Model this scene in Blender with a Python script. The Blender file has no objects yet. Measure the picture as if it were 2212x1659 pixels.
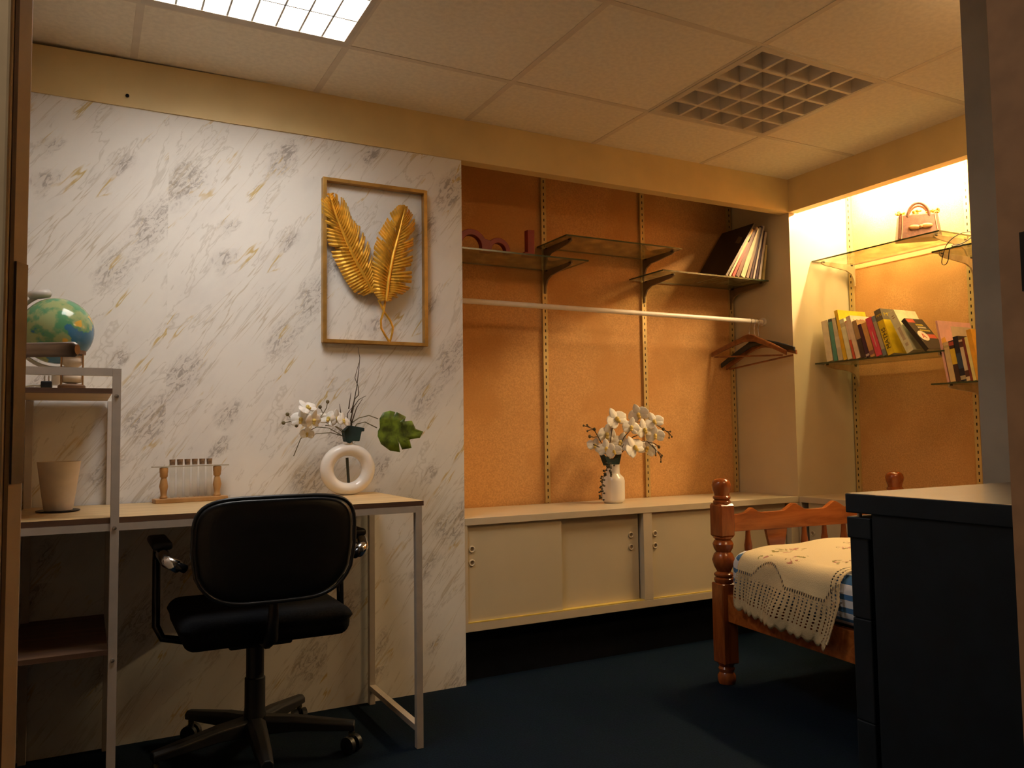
import bpy, bmesh, math, random
from mathutils import Vector, Matrix
S = bpy.context.scene
COL = S.collection
pi = math.pi
sin, cos, rad = math.sin, math.cos, math.radians
# ------------------------------------------------------------------ camera, world, exposure
W_PX, F_PX = 2212.0, 1747.29
YAW, PITCH, ROLL = 0.4866, 0.0613, -0.0134
CAM = Vector((-1.3003, -2.8623, 0.9532))
fw = Vector((sin(YAW)*cos(PITCH), cos(YAW)*cos(PITCH), sin(PITCH)))
rt = Vector((cos(YAW), -sin(YAW), 0)); up = rt.cross(fw)
r2 = cos(ROLL)*rt + sin(ROLL)*up; u2 = -sin(ROLL)*rt + cos(ROLL)*up
cd = bpy.data.cameras.new('camera'); cam = bpy.data.objects.new('camera', cd); COL.objects.link(cam)
cam.matrix_world = Matrix(((r2.x, u2.x, -fw.x, CAM.x), (r2.y, u2.y, -fw.y, CAM.y), (r2.z, u2.z, -fw.z, CAM.z), (0, 0, 0, 1)))
cd.sensor_width = 36; cd.lens = 36*F_PX/W_PX; cd.clip_start = 0.02
S.camera = cam
w = bpy.data.worlds.new('world'); S.world = w; w.use_nodes = True
w.node_tree.nodes['Background'].inputs[0].default_value = (0.02, 0.025, 0.04, 1)
w.node_tree.nodes['Background'].inputs[1].default_value = 0.3
vs = S.view_settings; vs.view_transform = 'Standard'; vs.look = 'None'; vs.exposure = 0.0; vs.gamma = 1.0; vs.use_curve_mapping = False
CEIL_LAMP_POWER = 19.0; CEIL_LAMP_COL = (1.0, 0.95, 0.88)
BAY_LAMP_POWER = 430.0; BAY_LAMP_COL = (1.0, 0.73, 0.37)
WARM_LAMP_POWER = 12.5; WARM_LAMP_COL = (1.0, 0.62, 0.28)
ENTRY_LAMP_POWER = 20.0; ENTRY_LAMP_COL = (1.0, 0.78, 0.54)

# ------------------------------------------------------------------ materials
MATS = {}
def nd(nt, typ, **kw):
    n = nt.nodes.new(typ)
    for k, v in kw.items(): setattr(n, k, v)
    return n
def lk(nt, a, b): nt.links.new(a, b)
def base(name):
    m = bpy.data.materials.new(name); m.use_nodes = True
    nt = m.node_tree
    return m, nt, nt.nodes['Principled BSDF']
def mth(nt, op, a, b=None, c=None):
    n = nd(nt, 'ShaderNodeMath', operation=op)
    for i, v in enumerate((a, b, c)):
        if v is None: continue
        if isinstance(v, (int, float)): n.inputs[i].default_value = v
        else: lk(nt, v, n.inputs[i])
    return n.outputs[0]
def mixc(nt, f, a, b):
    n = nd(nt, 'ShaderNodeMix', data_type='RGBA')
    if isinstance(f, (int, float)): n.inputs[0].default_value = f
    else: lk(nt, f, n.inputs[0])
    for i, v in ((6, a), (7, b)):
        if isinstance(v, tuple): n.inputs[i].default_value = (*v[:3], 1)
        else: lk(nt, v, n.inputs[i])
    return n.outputs[2]
def ramp(nt, f, lo, hi):
    n = nd(nt, 'ShaderNodeMapRange'); n.interpolation_type = 'SMOOTHSTEP'
    lk(nt, f, n.inputs[0]); n.inputs[1].default_value = lo; n.inputs[2].default_value = hi
    return n.outputs[0]
def noise(nt, vec, scale, detail=3, rough=.5, dist=0):
    n = nd(nt, 'ShaderNodeTexNoise'); lk(nt, vec, n.inputs['Vector'])
    n.inputs['Scale'].default_value = scale; n.inputs['Detail'].default_value = detail
    n.inputs['Roughness'].default_value = rough; n.inputs['Distortion'].default_value = dist
    return n.outputs[0]
def coords(nt, kind='Object', scale=None, rot=None):
    t = nd(nt, 'ShaderNodeTexCoord').outputs[kind]
    if scale or rot:
        mp = nd(nt, 'ShaderNodeMapping'); lk(nt, t, mp.inputs[0])
        if scale: mp.inputs['Scale'].default_value = scale
        if rot: mp.inputs['Rotation'].default_value = rot
        t = mp.outputs[0]
    return t
def bump(nt, b, h, strength, dist=.002):
    n = nd(nt, 'ShaderNodeBump'); lk(nt, h, n.inputs['Height']); n.inputs['Strength'].default_value = strength
    n.inputs['Distance'].default_value = dist; lk(nt, n.outputs[0], b.inputs['Normal'])
def M(name, col, rough=.5, metal=0, var=.08, scale=25, bmp=0, spec=.5, stretch=None, detail=3, bscale=None):
    if name in MATS: return MATS[name]
    m, nt, b = base(name)
    v = coords(nt, 'Object', stretch)
    f = noise(nt, v, scale, detail)
    d = tuple(max(0, c*(1-var*2.2)) for c in col); l = tuple(min(1, c*(1+var)) for c in col)
    lk(nt, mixc(nt, ramp(nt, f, .3, .7), d, l), b.inputs['Base Color'])
    b.inputs['Roughness'].default_value = rough; b.inputs['Metallic'].default_value = metal
    b.inputs['Specular IOR Level'].default_value = spec
    if bmp: bump(nt, b, noise(nt, v, bscale or scale*4, 4), bmp)
    MATS[name] = m
    return m
def wood(name, dark, light, rough=.35, scale=(3, 40, 40), spec=.5):
    if name in MATS: return MATS[name]
    m, nt, b = base(name)
    v = coords(nt, 'Object', scale)
    f = noise(nt, v, 1.0, 5, .6, .6)
    lk(nt, mixc(nt, ramp(nt, f, .3, .68), dark, light), b.inputs['Base Color'])
    b.inputs['Roughness'].default_value = rough; b.inputs['Specular IOR Level'].default_value = spec
    bump(nt, b, f, .08)
    MATS[name] = m
    return m
def emit(name, col, power):
    m = bpy.data.materials.new(name); m.use_nodes = True; nt = m.node_tree; nt.nodes.clear()
    e = nd(nt, 'ShaderNodeEmission'); e.inputs[0].default_value = (*col, 1); e.inputs[1].default_value = power
    o = nd(nt, 'ShaderNodeOutputMaterial'); lk(nt, e.outputs[0], o.inputs[0])
    return m
def marble():
    m, nt, b = base('marble_wallpaper')
    sp = nd(nt, 'ShaderNodeSeparateXYZ'); lk(nt, coords(nt), sp.inputs[0])
    x, z = sp.outputs[0], sp.outputs[2]
    p = mth(nt, 'DIVIDE', mth(nt, 'ADD', x, 5.33), .533)
    k = mth(nt, 'FLOOR', p); u = mth(nt, 'MULTIPLY', mth(nt, 'FRACT', p), .533)
    zz = mth(nt, 'ADD', z, mth(nt, 'MULTIPLY', k, .20))
    cb = nd(nt, 'ShaderNodeCombineXYZ'); lk(nt, u, cb.inputs[0]); lk(nt, zz, cb.inputs[2])
    mp = nd(nt, 'ShaderNodeMapping'); lk(nt, cb.outputs[0], mp.inputs[0])
    mp.inputs['Rotation'].default_value = (0, rad(53), 0)
    def st(sx, sz):
        q = nd(nt, 'ShaderNodeMapping'); lk(nt, mp.outputs[0], q.inputs[0]); q.inputs['Scale'].default_value = (sx, 1, sz); return q.outputs[0]
    wz = mth(nt, 'MULTIPLY', mth(nt, 'SUBTRACT', noise(nt, st(7, 12), 1.0, 4, .6), .5), .16)
    vm = mth(nt, 'MULTIPLY', mth(nt, 'FRACT', mth(nt, 'DIVIDE', zz, .64)), .64)
    patch = None
    for bu, bv, br in ((.49, .50, .13), (.05, .20, .12), (.37, .34, .10), (.17, .60, .07), (.20, .08, .07), (.40, .05, .06)):
        du = mth(nt, 'SUBTRACT', u, bu); dv = mth(nt, 'SUBTRACT', vm, bv)
        du = mth(nt, 'SUBTRACT', du, mth(nt, 'MULTIPLY', dv, .45))
        dd = mth(nt, 'SQRT', mth(nt, 'ADD', mth(nt, 'MULTIPLY', mth(nt, 'POWER', du, 2), 1.9), mth(nt, 'POWER', dv, 2)))
        q_ = mth(nt, 'SUBTRACT', 1.0, mth(nt, 'DIVIDE', mth(nt, 'ADD', dd, wz), br))
        patch = q_ if patch is None else mth(nt, 'MAXIMUM', patch, q_)
    patch = ramp(nt, patch, .05, .75)
    fine = ramp(nt, noise(nt, st(16, 40), 1.6, 6, .72, 1.2), .47, .60)
    cloud = ramp(nt, noise(nt, st(3, 6), 1.3, 4, .6), .42, .75)
    v1 = mth(nt, 'ABSOLUTE', mth(nt, 'SUBTRACT', noise(nt, st(1.3, 6.5), 1.0, 5, .62, .5), .5))
    vein = mth(nt, 'SUBTRACT', 1.0, ramp(nt, v1, .0, .011))
    v2 = mth(nt, 'ABSOLUTE', mth(nt, 'SUBTRACT', noise(nt, st(1.1, 8.5), 1.3, 4, .55, .3), .47))
    gold = mth(nt, 'SUBTRACT', 1.0, ramp(nt, v2, .002, .013))
    gmask = ramp(nt, noise(nt, st(5, 9), 1.0, 3), .50, .62)
    v3 = mth(nt, 'ABSOLUTE', mth(nt, 'SUBTRACT', noise(nt, st(1.0, 15), 1.0, 4, .6, .25), .5))
    strk = mth(nt, 'MULTIPLY', mth(nt, 'SUBTRACT', 1.0, ramp(nt, v3, .0, .016)), ramp(nt, noise(nt, st(2.0, 4.0), 1.3, 2), .46, .58))
    c = mixc(nt, mth(nt, 'MULTIPLY', cloud, .55), (.83, .80, .755), (.70, .675, .655))
    c = mixc(nt, mth(nt, 'MULTIPLY', mth(nt, 'MULTIPLY', patch, mth(nt, 'ADD', mth(nt, 'MULTIPLY', fine, .8), .2)), .85), c, (.34, .30, .275))
    c = mixc(nt, mth(nt, 'MULTIPLY', vein, .32), c, (.42, .37, .30))
    c = mixc(nt, mth(nt, 'MULTIPLY', strk, .5), c, (.46, .37, .24))
    c = mixc(nt, mth(nt, 'MULTIPLY', mth(nt, 'MULTIPLY', gold, gmask), .85), c, (.60, .43, .13))
    lk(nt, c, b.inputs['Base Color']); b.inputs['Roughness'].default_value = .55
    b.inputs['Specular IOR Level'].default_value = .25
    return m
def standard_mat():
    m, nt, b = base('slotted_steel')
    sp = nd(nt, 'ShaderNodeSeparateXYZ'); lk(nt, coords(nt), sp.inputs[0])
    fr = mth(nt, 'FRACT', mth(nt, 'DIVIDE', sp.outputs[2], .031))
    a = mth(nt, 'LESS_THAN', fr, .42)
    cc = mth(nt, 'LESS_THAN', mth(nt, 'ABSOLUTE', sp.outputs[0]), .0028)
    f = mth(nt, 'MULTIPLY', a, cc)
    lk(nt, mixc(nt, f, (.64, .47, .20), (.012, .008, .006)), b.inputs['Base Color'])
    b.inputs['Roughness'].default_value = .45; b.inputs['Metallic'].default_value = .45
    return m
def glass_mat(name, tint, dust=.1, dustcol=(.5, .48, .4)):
    m = bpy.data.materials.new(name); m.use_nodes = True; nt = m.node_tree; nt.nodes.clear()
    t = nd(nt, 'ShaderNodeBsdfTransparent'); t.inputs[0].default_value = (*tint, 1)
    d = nd(nt, 'ShaderNodeBsdfDiffuse'); d.inputs[0].default_value = (*dustcol, 1)
    g = nd(nt, 'ShaderNodeBsdfGlossy'); g.inputs['Roughness'].default_value = .04
    fr0 = nd(nt, 'ShaderNodeFresnel'); fr0.inputs[0].default_value = 1.5
    bf = nd(nt, 'ShaderNodeNewGeometry').outputs['Backfacing']
    fgl = mth(nt, 'MULTIPLY', fr0.outputs[0], mth(nt, 'SUBTRACT', 1.0, bf))
    n = ramp(nt, noise(nt, coords(nt), 14, 4), .3, .75)
    m1 = nd(nt, 'ShaderNodeMixShader'); lk(nt, mth(nt, 'MULTIPLY', mth(nt, 'ADD', mth(nt, 'MULTIPLY', n, .9), .15), dust*1.5), m1.inputs[0]); lk(nt, t.outputs[0], m1.inputs[1]); lk(nt, d.outputs[0], m1.inputs[2])
    m2 = nd(nt, 'ShaderNodeMixShader'); lk(nt, fgl, m2.inputs[0]); lk(nt, m1.outputs[0], m2.inputs[1]); lk(nt, g.outputs[0], m2.inputs[2])
    o = nd(nt, 'ShaderNodeOutputMaterial'); lk(nt, m2.outputs[0], o.inputs[0])
    return m
def lace_mat():
    m, nt, b = base('crochet_lace_linen')
    sp = nd(nt, 'ShaderNodeSeparateXYZ'); lk(nt, nd(nt, 'ShaderNodeTexCoord').outputs['UV'], sp.inputs[0])
    s, t = sp.outputs[0], sp.outputs[1]          # s metres up from the hem, t metres along the hem
    # lace band limit, raised by half-round medallions
    med = mth(nt, 'MULTIPLY', mth(nt, 'MAXIMUM', 0.0, mth(nt, 'COSINE', mth(nt, 'MULTIPLY', mth(nt, 'SUBTRACT', t, .17), 2*pi/.36))), .062)
    lim = mth(nt, 'ADD', .145, med)
    band = mth(nt, 'LESS_THAN', s, lim)
    jit = noise(nt, nd(nt, 'ShaderNodeTexCoord').outputs['UV'], 60, 2)
    ps = mth(nt, 'FRACT', mth(nt, 'ADD', mth(nt, 'DIVIDE', s, .0105), mth(nt, 'MULTIPLY', jit, .5)))
    pt = mth(nt, 'FRACT', mth(nt, 'ADD', mth(nt, 'DIVIDE', t, .0205), mth(nt, 'MULTIPLY', jit, .4)))
    q = mth(nt, 'ADD', mth(nt, 'POWER', mth(nt, 'MULTIPLY', mth(nt, 'SUBTRACT', ps, .5), 1.0), 2), mth(nt, 'POWER', mth(nt, 'MULTIPLY', mth(nt, 'SUBTRACT', pt, .5), 1.55), 2))
    hole = mth(nt, 'LESS_THAN', q, .10)
    zone = mth(nt, 'MULTIPLY', mth(nt, 'GREATER_THAN', s, .040), mth(nt, 'LESS_THAN', s, .128))
    ring = mth(nt, 'LESS_THAN', mth(nt, 'ABSOLUTE', mth(nt, 'SUBTRACT', s, mth(nt, 'SUBTRACT', lim, .006))), .005)
    pt2 = mth(nt, 'LESS_THAN', mth(nt, 'FRACT', mth(nt, 'DIVIDE', t, .011)), .45)
    hole2 = mth(nt, 'MULTIPLY', ring, pt2)
    edge = mth(nt, 'MULTIPLY', mth(nt, 'GREATER_THAN', t, .470), mth(nt, 'LESS_THAN', s, .3))
    holes = mth(nt, 'MAXIMUM', mth(nt, 'MULTIPLY', hole, mth(nt, 'MAXIMUM', zone, edge)), hole2)
    vor = nd(nt, 'ShaderNodeTexVoronoi'); lk(nt, nd(nt, 'ShaderNodeTexCoord').outputs['UV'], vor.inputs['Vector']); vor.inputs['Scale'].default_value = 9
    fl = noise(nt, nd(nt, 'ShaderNodeTexCoord').outputs['UV'], 52, 2)
    near = mth(nt, 'LESS_THAN', vor.outputs['Distance'], .36)
    emb = mth(nt, 'MULTIPLY', mth(nt, 'MULTIPLY', near, ramp(nt, fl, .52, .57)), mth(nt, 'GREATER_THAN', s, mth(nt, 'ADD', lim, .03)))
    hue = noise(nt, nd(nt, 'ShaderNodeTexCoord').outputs['UV'], 22, 1)
    ec = mixc(nt, ramp(nt, hue, .50, .56), (.22, .19, .05), (.42, .17, .13))
    c = mixc(nt, mth(nt, 'MULTIPLY', band, .75), (.70, .57, .34), (.50, .38, .22))
    c = mixc(nt, emb, c, ec)
    lk(nt, c, b.inputs['Base Color']); b.inputs['Roughness'].default_value = .9
    lk(nt, mth(nt, 'SUBTRACT', 1.0, holes), b.inputs['Alpha'])
    bump(nt, b, noise(nt, nd(nt, 'ShaderNodeTexCoord').outputs['UV'], 250, 3), .4, .003)
    return m
def stripe_mat():
    m, nt, b = base('blue_white_stripe')
    sp = nd(nt, 'ShaderNodeSeparateXYZ'); lk(nt, coords(nt), sp.inputs[0])
    f = mth(nt, 'FRACT', mth(nt, 'DIVIDE', mth(nt, 'SUBTRACT', sp.outputs[2], sp.outputs[0]), .040))
    lk(nt, mixc(nt, mth(nt, 'LESS_THAN', f, .42), (.68, .70, .76), (.05, .16, .36)), b.inputs['Base Color'])
    b.inputs['Roughness'].default_value = .85
    return m
def globe_mat():
    m, nt, b = base('globe_map')
    v = coords(nt)
    land = noise(nt, v, 13, 4, .55)
    sp = nd(nt, 'ShaderNodeSeparateXYZ'); lk(nt, v, sp.inputs[0])
    lf = ramp(nt, mth(nt, 'ADD', land, mth(nt, 'MULTIPLY', sp.outputs[2], 2.2)), .40, .43)
    g = mixc(nt, ramp(nt, noise(nt, v, 26, 3), .45, .58), (.10, .27, .13), (.30, .36, .16))
    g = mixc(nt, mth(nt, 'MULTIPLY', ramp(nt, noise(nt, v, 19, 2), .55, .60), mth(nt, 'LESS_THAN', sp.outputs[2], .02)), g, (.62, .36, .06))
    lk(nt, mixc(nt, lf, (.05, .16, .28), g), b.inputs['Base Color'])
    b.inputs['Roughness'].default_value = .12
    return m
def carpet_mat():
    m, nt, b = base('navy_carpet')
    v = coords(nt)
    f = noise(nt, v, 180, 3, .7); g = noise(nt, v, 14, 3)
    c = mixc(nt, ramp(nt, f, .3, .7), (.0010, .005, .011), (.003, .012, .025))
    c = mixc(nt, mth(nt, 'MULTIPLY', ramp(nt, g, .4, .7), .35), c, (.003, .006, .022))
    lk(nt, c, b.inputs['Base Color']); b.inputs['Roughness'].default_value = .95; b.inputs['Specular IOR Level'].default_value = .1
    bump(nt, b, f, .6, .004)
    return m
def board_mat():
    m, nt, b = base('brown_hardboard')
    v = coords(nt)
    f = noise(nt, v, 170, 4, .6); g = noise(nt, v, 3.5, 4)
    c = mixc(nt, ramp(nt, f, .25, .75), (.56, .29, .105), (.76, .42, .165))
    c = mixc(nt, mth(nt, 'MULTIPLY', ramp(nt, g, .42, .62), .65), c, (.56, .275, .09))
    lk(nt, c, b.inputs['Base Color']); b.inputs['Roughness'].default_value = .7; b.inputs['Specular IOR Level'].default_value = .2
    return m
cream = M('cream_paint', (.74, .555, .26), .5, var=.03, scale=6)
wallp = M('pier_paint', (.44, .36, .275), .7, var=.05, scale=8)
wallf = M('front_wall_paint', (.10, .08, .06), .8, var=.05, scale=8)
tile = M('ceiling_tile_white', (.86, .78, .64), .9, var=.03, scale=60, bmp=.2)
tbar = M('ceiling_bar', (.70, .61, .49), .5, var=.02)
mel = M('cream_melamine', (.63, .53, .385), .35, var=.02, scale=10)
mel2 = M('cream_panel', (.64, .545, .375), .4, var=.02, scale=4)
track = M('yellow_track', (.70, .52, .12), .4, var=.05)
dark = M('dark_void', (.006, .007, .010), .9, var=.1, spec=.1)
blackpl = M('black_plastic', (.008, .009, .012), .45, var=.1)
blackfab = M('black_fabric', (.006, .007, .010), .9, var=.2, scale=200, bmp=.3, spec=.15)
piping = M('black_vinyl', (.016, .018, .022), .28, var=.05)
chrome = M('chrome', (.75, .75, .76), .12, 1, var=.02)
steelp = M('white_steel', (.57, .51, .45), .42, .1, var=.03)
screwm = M('screw_steel', (.5, .47, .42), .3, .9, var=.05)
deskw = wood('pale_oak', (.50, .33, .14), (.66, .47, .24), .4, (3, 30, 30))
edgew = wood('board_edge', (.10, .05, .03), (.16, .085, .045), .6)
pine = wood('honey_pine', (.25, .060, .012), (.44, .130, .026), .22, (4, 26, 26))
pinex = wood('honey_pine_turned', (.20, .046, .010), (.34, .090, .019), .2, (30, 30, 6))
hangw = wood('hanger_wood', (.15, .050, .016), (.27, .095, .030), .3, (30, 30, 30))
rackw = wood('rack_wood', (.38, .19, .06), (.52, .29, .11), .4, (20, 20, 8))
gold = M('brushed_gold', (.82, .47, .06), .36, .55, var=.10, scale=40)
goldf = M('gold_frame', (.50, .28, .07), .4, .6, var=.1)
whitec = M('white_ceramic', (.82, .76, .70), .22, var=.02, scale=5)
petal = M('white_petal', (.86, .82, .76), .6, var=.04, scale=60)
lipm = M('yellow_lip', (.75, .55, .14), .6, var=.15, scale=90)
leafm = M('leaf_green', (.15, .235, .022), .45, var=.35, scale=28)
foamm = M('dark_green_foam', (.008, .030, .028), .8, var=.2)
stemm = M('brown_stem', (.07, .045, .02), .7, var=.2)
stemg = M('olive_stem', (.16, .14, .06), .6, var=.2)
budm = M('bud_olive', (.12, .09, .03), .6, var=.2)
red = M('red_paint', (.26, .014, .009), .4, var=.06)
navy = M('navy_paint', (.006, .011, .018), .6, var=.1, spec=.3)
navytop = wood('dark_streaked_top', (.06, .032, .018), (.27, .15, .07), .25, (3, 14, 8))
potm = M('cream_pot', (.70, .60, .48), .6, var=.03)
pocket = M('dark_saucer', (.02, .017, .015), .4)
bagm = M('brown_bag', (.135, .050, .030), .6, var=.12, scale=60, bmp=.2)
bagl = M('bag_piping', (.55, .36, .22), .5)
frill = M('yellow_frill', (.75, .45, .05), .7, var=.2)
bowm = M('tan_bow', (.45, .22, .08), .6, var=.15)
doorp = M('door_paint', (.78, .64, .45), .5, var=.03)
platem = M('lock_plate', (.24, .215, .205), .45, .1, var=.08)
leverm = M('lever_steel', (.46, .37, .32), .42, .25, var=.05)
paper = M('book_paper', (.72, .62, .46), .85, var=.06, scale=220)
rod_m = M('white_rail', (.80, .72, .64), .35, var=.02)
bracketm = M('bracket_metal', (.22, .15, .09), .45, .4, var=.06)
rubber = M('dark_rubber', (.03, .02, .015), .7)
greyp = M('grey_plastic', (.50, .47, .43), .4, var=.03)
bronze = M('bronze_rod', (.40, .22, .09), .35, .6)
ventm = M('vent_white', (.62, .55, .46), .5, var=.03)
glassm = glass_mat('shelf_glass', (.84, .88, .80), .30, (.34, .32, .20))
gedge = M('glass_edge', (.055, .07, .035), .2, var=.1)
tubeg = glass_mat('tube_glass', (.95, .95, .93), .12, (.8, .78, .72))
corkm = M('cork', (.28, .16, .08), .8, var=.2, scale=120)
stdm = standard_mat(); lacem = lace_mat(); stripem = stripe_mat(); globem = globe_mat(); carpet = carpet_mat(); boardm = board_mat(); marblem = marble()
def cov(c, r=.4): return M('cover_%02x%02x%02x' % tuple(int(255*v) for v in c), c, r, var=.05, scale=30)

# ------------------------------------------------------------------ mesh builder
class MB:
    def __init__(s): s.b = bmesh.new(); s.mi = 0
    def _f(s, vs, mi=None):
        try:
            f = s.b.faces.new(vs); f.material_index = s.mi if mi is None else mi; return f
        except ValueError: return None
    def box(s, x0, x1, y0, y1, z0, z1, mat=None, mi=None):
        P = [Vector((x, y, z)) for z in (z0, z1) for y in (y0, y1) for x in (x0, x1)]
        if mat: P = [mat @ p for p in P]
        v = [s.b.verts.new(p) for p in P]
        for q in ((0, 2, 3, 1), (4, 5, 7, 6), (0, 1, 5, 4), (2, 6, 7, 3), (0, 4, 6, 2), (1, 3, 7, 5)): s._f([v[i] for i in q], mi)
        return s
    def rbox(s, x0, x1, y0, y1, z0, z1, r=.01, seg=3, mat=None):
        t = bmesh.new(); bmesh.ops.create_cube(t, size=1)
        for v in t.verts: v.co = Vector(((x0+x1)/2+v.co.x*(x1-x0), (y0+y1)/2+v.co.y*(y1-y0), (z0+z1)/2+v.co.z*(z1-z0)))
        bmesh.ops.bevel(t, geom=list(t.edges), offset=r, segments=seg, profile=.5, affect='EDGES')
        s.add(t, mat); return s
    def add(s, t, mat=None):
        mp = {}
        for v in t.verts: mp[v] = s.b.verts.new(mat @ v.co if mat else v.co)
        for f in t.faces: s._f([mp[v] for v in f.verts])
        t.free()
    def tube(s, pts, r, n=8, cap=True, closed=False):
        pts = [Vector(p) for p in pts]; N = len(pts)
        rs = r if isinstance(r, (list, tuple)) else [r]*N
        tg = []
        for i in range(N):
            a = pts[i-1] if (i > 0 or closed) else pts[i]; c = pts[(i+1) % N] if (i < N-1 or closed) else pts[i]
            tg.append((c-a).normalized())
        ref = Vector((0, 0, 1)) if abs(tg[0].z) < .9 else Vector((1, 0, 0))
        u = tg[0].cross(ref).normalized(); rings = []
        for i in range(N):
            u = (u - tg[i]*u.dot(tg[i])).normalized(); vv = tg[i].cross(u)
            rings.append([s.b.verts.new(pts[i] + rs[i]*(cos(2*pi*k/n)*u + sin(2*pi*k/n)*vv)) for k in range(n)])
        for i in range(N if closed else N-1):
            A, B = rings[i], rings[(i+1) % N]
            for k in range(n): s._f([A[k], A[(k+1) % n], B[(k+1) % n], B[k]])
        if cap and not closed:
            s._f(rings[0][::-1]); s._f(rings[-1])
        return s
    def lathe(s, prof, c=(0, 0, 0), n=24, mat=None, sx=1, sy=1):
        rings = []; c = Vector(c)
        for r, z in prof:
            ring = []
            for k in range(n):
                p = Vector((r*cos(2*pi*k/n)*sx, r*sin(2*pi*k/n)*sy, z))
                ring.append(s.b.verts.new(c + (mat @ p if mat else p)))
            rings.append(ring)
        for A, B in zip(rings, rings[1:]):
            for k in range(n): s._f([A[k], A[(k+1) % n], B[(k+1) % n], B[k]])
        if prof[0][0] > 1e-6: s._f(rings[0][::-1])
        if prof[-1][0] > 1e-6: s._f(rings[-1])
        return s
    def sphere(s, c, r, n=14, m=9, sc=(1, 1, 1)):
        t = bmesh.new(); bmesh.ops.create_uvsphere(t, u_segments=n, v_segments=m, radius=r)
        for v in t.verts: v.co = Vector(c) + Vector((v.co.x*sc[0], v.co.y*sc[1], v.co.z*sc[2]))
        s.add(t); return s
    def prism(s, poly, f0, f1):      # poly: 2-D outline; f0, f1: maps of (a, b) to the two end faces
        A = [s.b.verts.new(f0(*p)) for p in poly]; B = [s.b.verts.new(f1(*p)) for p in poly]
        n = len(poly); s._f(A[::-1]); s._f(B)
        for i in range(n): s._f([A[i], A[(i+1) % n], B[(i+1) % n], B[i]])
        return s
    def grid(s, f, nu, nv, uv=None, thick=None):
        V = [[s.b.verts.new(f(i/nu, j/nv)) for j in range(nv+1)] for i in range(nu+1)]
        L = s.b.loops.layers.uv.verify() if uv else None
        for i in range(nu):
            for j in range(nv):
                q = [(i, j), (i+1, j), (i+1, j+1), (i, j+1)]
                fc = s._f([V[a][b] for a, b in q])
                if uv and fc:
                    for lp, (a, b) in zip(fc.loops, q): lp[L].uv = uv(a/nu, b/nv)
        return s
    def build(s, name, mats, parent=None, world=False, smooth=False, bevel=0, solid=0, sub=0, label=None, keep=False):
        bmesh.ops.remove_doubles(s.b, verts=s.b.verts, dist=1e-6) if not keep else None
        bmesh.ops.recalc_face_normals(s.b, faces=s.b.faces)
        if world and parent is not None:
            o_ = parent
            off = Vector(o_.location)
            q = o_.parent
            while q: off += Vector(q.location); q = q.parent
            for v in s.b.verts: v.co -= off
        me = bpy.data.meshes.new(name); s.b.to_mesh(me); s.b.free()
        for mm in (mats if isinstance(mats, (list, tuple)) else [mats]): me.materials.append(mm)
        if smooth:
            me.shade_smooth()
        o = bpy.data.objects.new(name, me); COL.objects.link(o)
        if parent is not None: o.parent = parent
        if bevel:
            md = o.modifiers.new('bevel', 'BEVEL'); md.width = bevel; md.segments = 2; md.limit_method = 'ANGLE'; md.angle_limit = rad(40)
        if solid:
            md = o.modifiers.new('solid', 'SOLIDIFY'); md.thickness = solid; md.offset = 0
        if sub:
            md = o.modifiers.new('sub', 'SUBSURF'); md.levels = sub; md.render_levels = sub
        if smooth and smooth != 'all':
            try: me.set_sharp_from_angle(angle=rad(smooth if isinstance(smooth, (int, float)) and smooth > 1 else 40))
            except Exception: pass
        if label: o['label'] = label
        return o
def thing(name, label, cat, loc=(0, 0, 0), rz=0, group=None):
    o = bpy.data.objects.new(name, None); COL.objects.link(o); o.location = loc; o.rotation_euler = (0, 0, rz)
    o.empty_display_size = .05
    o['label'] = label; o['category'] = cat
    if group: o['group'] = group
    return o
def tag(o, label, cat, group=None):
    o['label'] = label; o['category'] = cat
    if group: o['group'] = group
    return o
def recenter(o):          # put a one-mesh thing's origin at its base
    vs_ = [v.co for v in o.data.vertices]
    c = Vector(((min(v.x for v in vs_)+max(v.x for v in vs_))/2, (min(v.y for v in vs_)+max(v.y for v in vs_))/2, min(v.z for v in vs_)))
    for v in o.data.vertices: v.co -= c
    o.location = c; return o
def struct(o, label=None):
    o['kind'] = 'structure'
    if label: o['label'] = label
    return o
def text(body, size, org, xa, ya, mat, parent, name='lettering', depth=.0004, width=None):
    cu = bpy.data.curves.new(name, 'FONT'); cu.body = body; cu.size = size; cu.extrude = depth; cu.align_x = 'LEFT'
    t = bpy.data.objects.new('tmp', cu); COL.objects.link(t)
    dg = bpy.context.evaluated_depsgraph_get(); me = bpy.data.meshes.new_from_object(t.evaluated_get(dg))
    bpy.data.objects.remove(t); bpy.data.curves.remove(cu)
    xs = [v.co.x for v in me.vertices]; k = 1 if not width else width/(max(xs)-min(xs))
    xa, ya = Vector(xa), Vector(ya); za = xa.cross(ya)
    for v in me.vertices: v.co = Vector(org) + xa*v.co.x*k + ya*v.co.y + za*v.co.z
    me.name = name; me.materials.clear(); me.materials.append(mat)
    o = bpy.data.objects.new(name, me); COL.objects.link(o); o.parent = parent
    return o

# ------------------------------------------------------------------ setting
XR, X2, D, HC, HF, CT = 1.787, 2.207, .409, 2.199, 2.034, .629
FRONT = -2.40
struct(MB().box(-2.6, 2.6, -3.6, .6, -.06, 0).build('floor', carpet), 'dark navy carpet')
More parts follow.
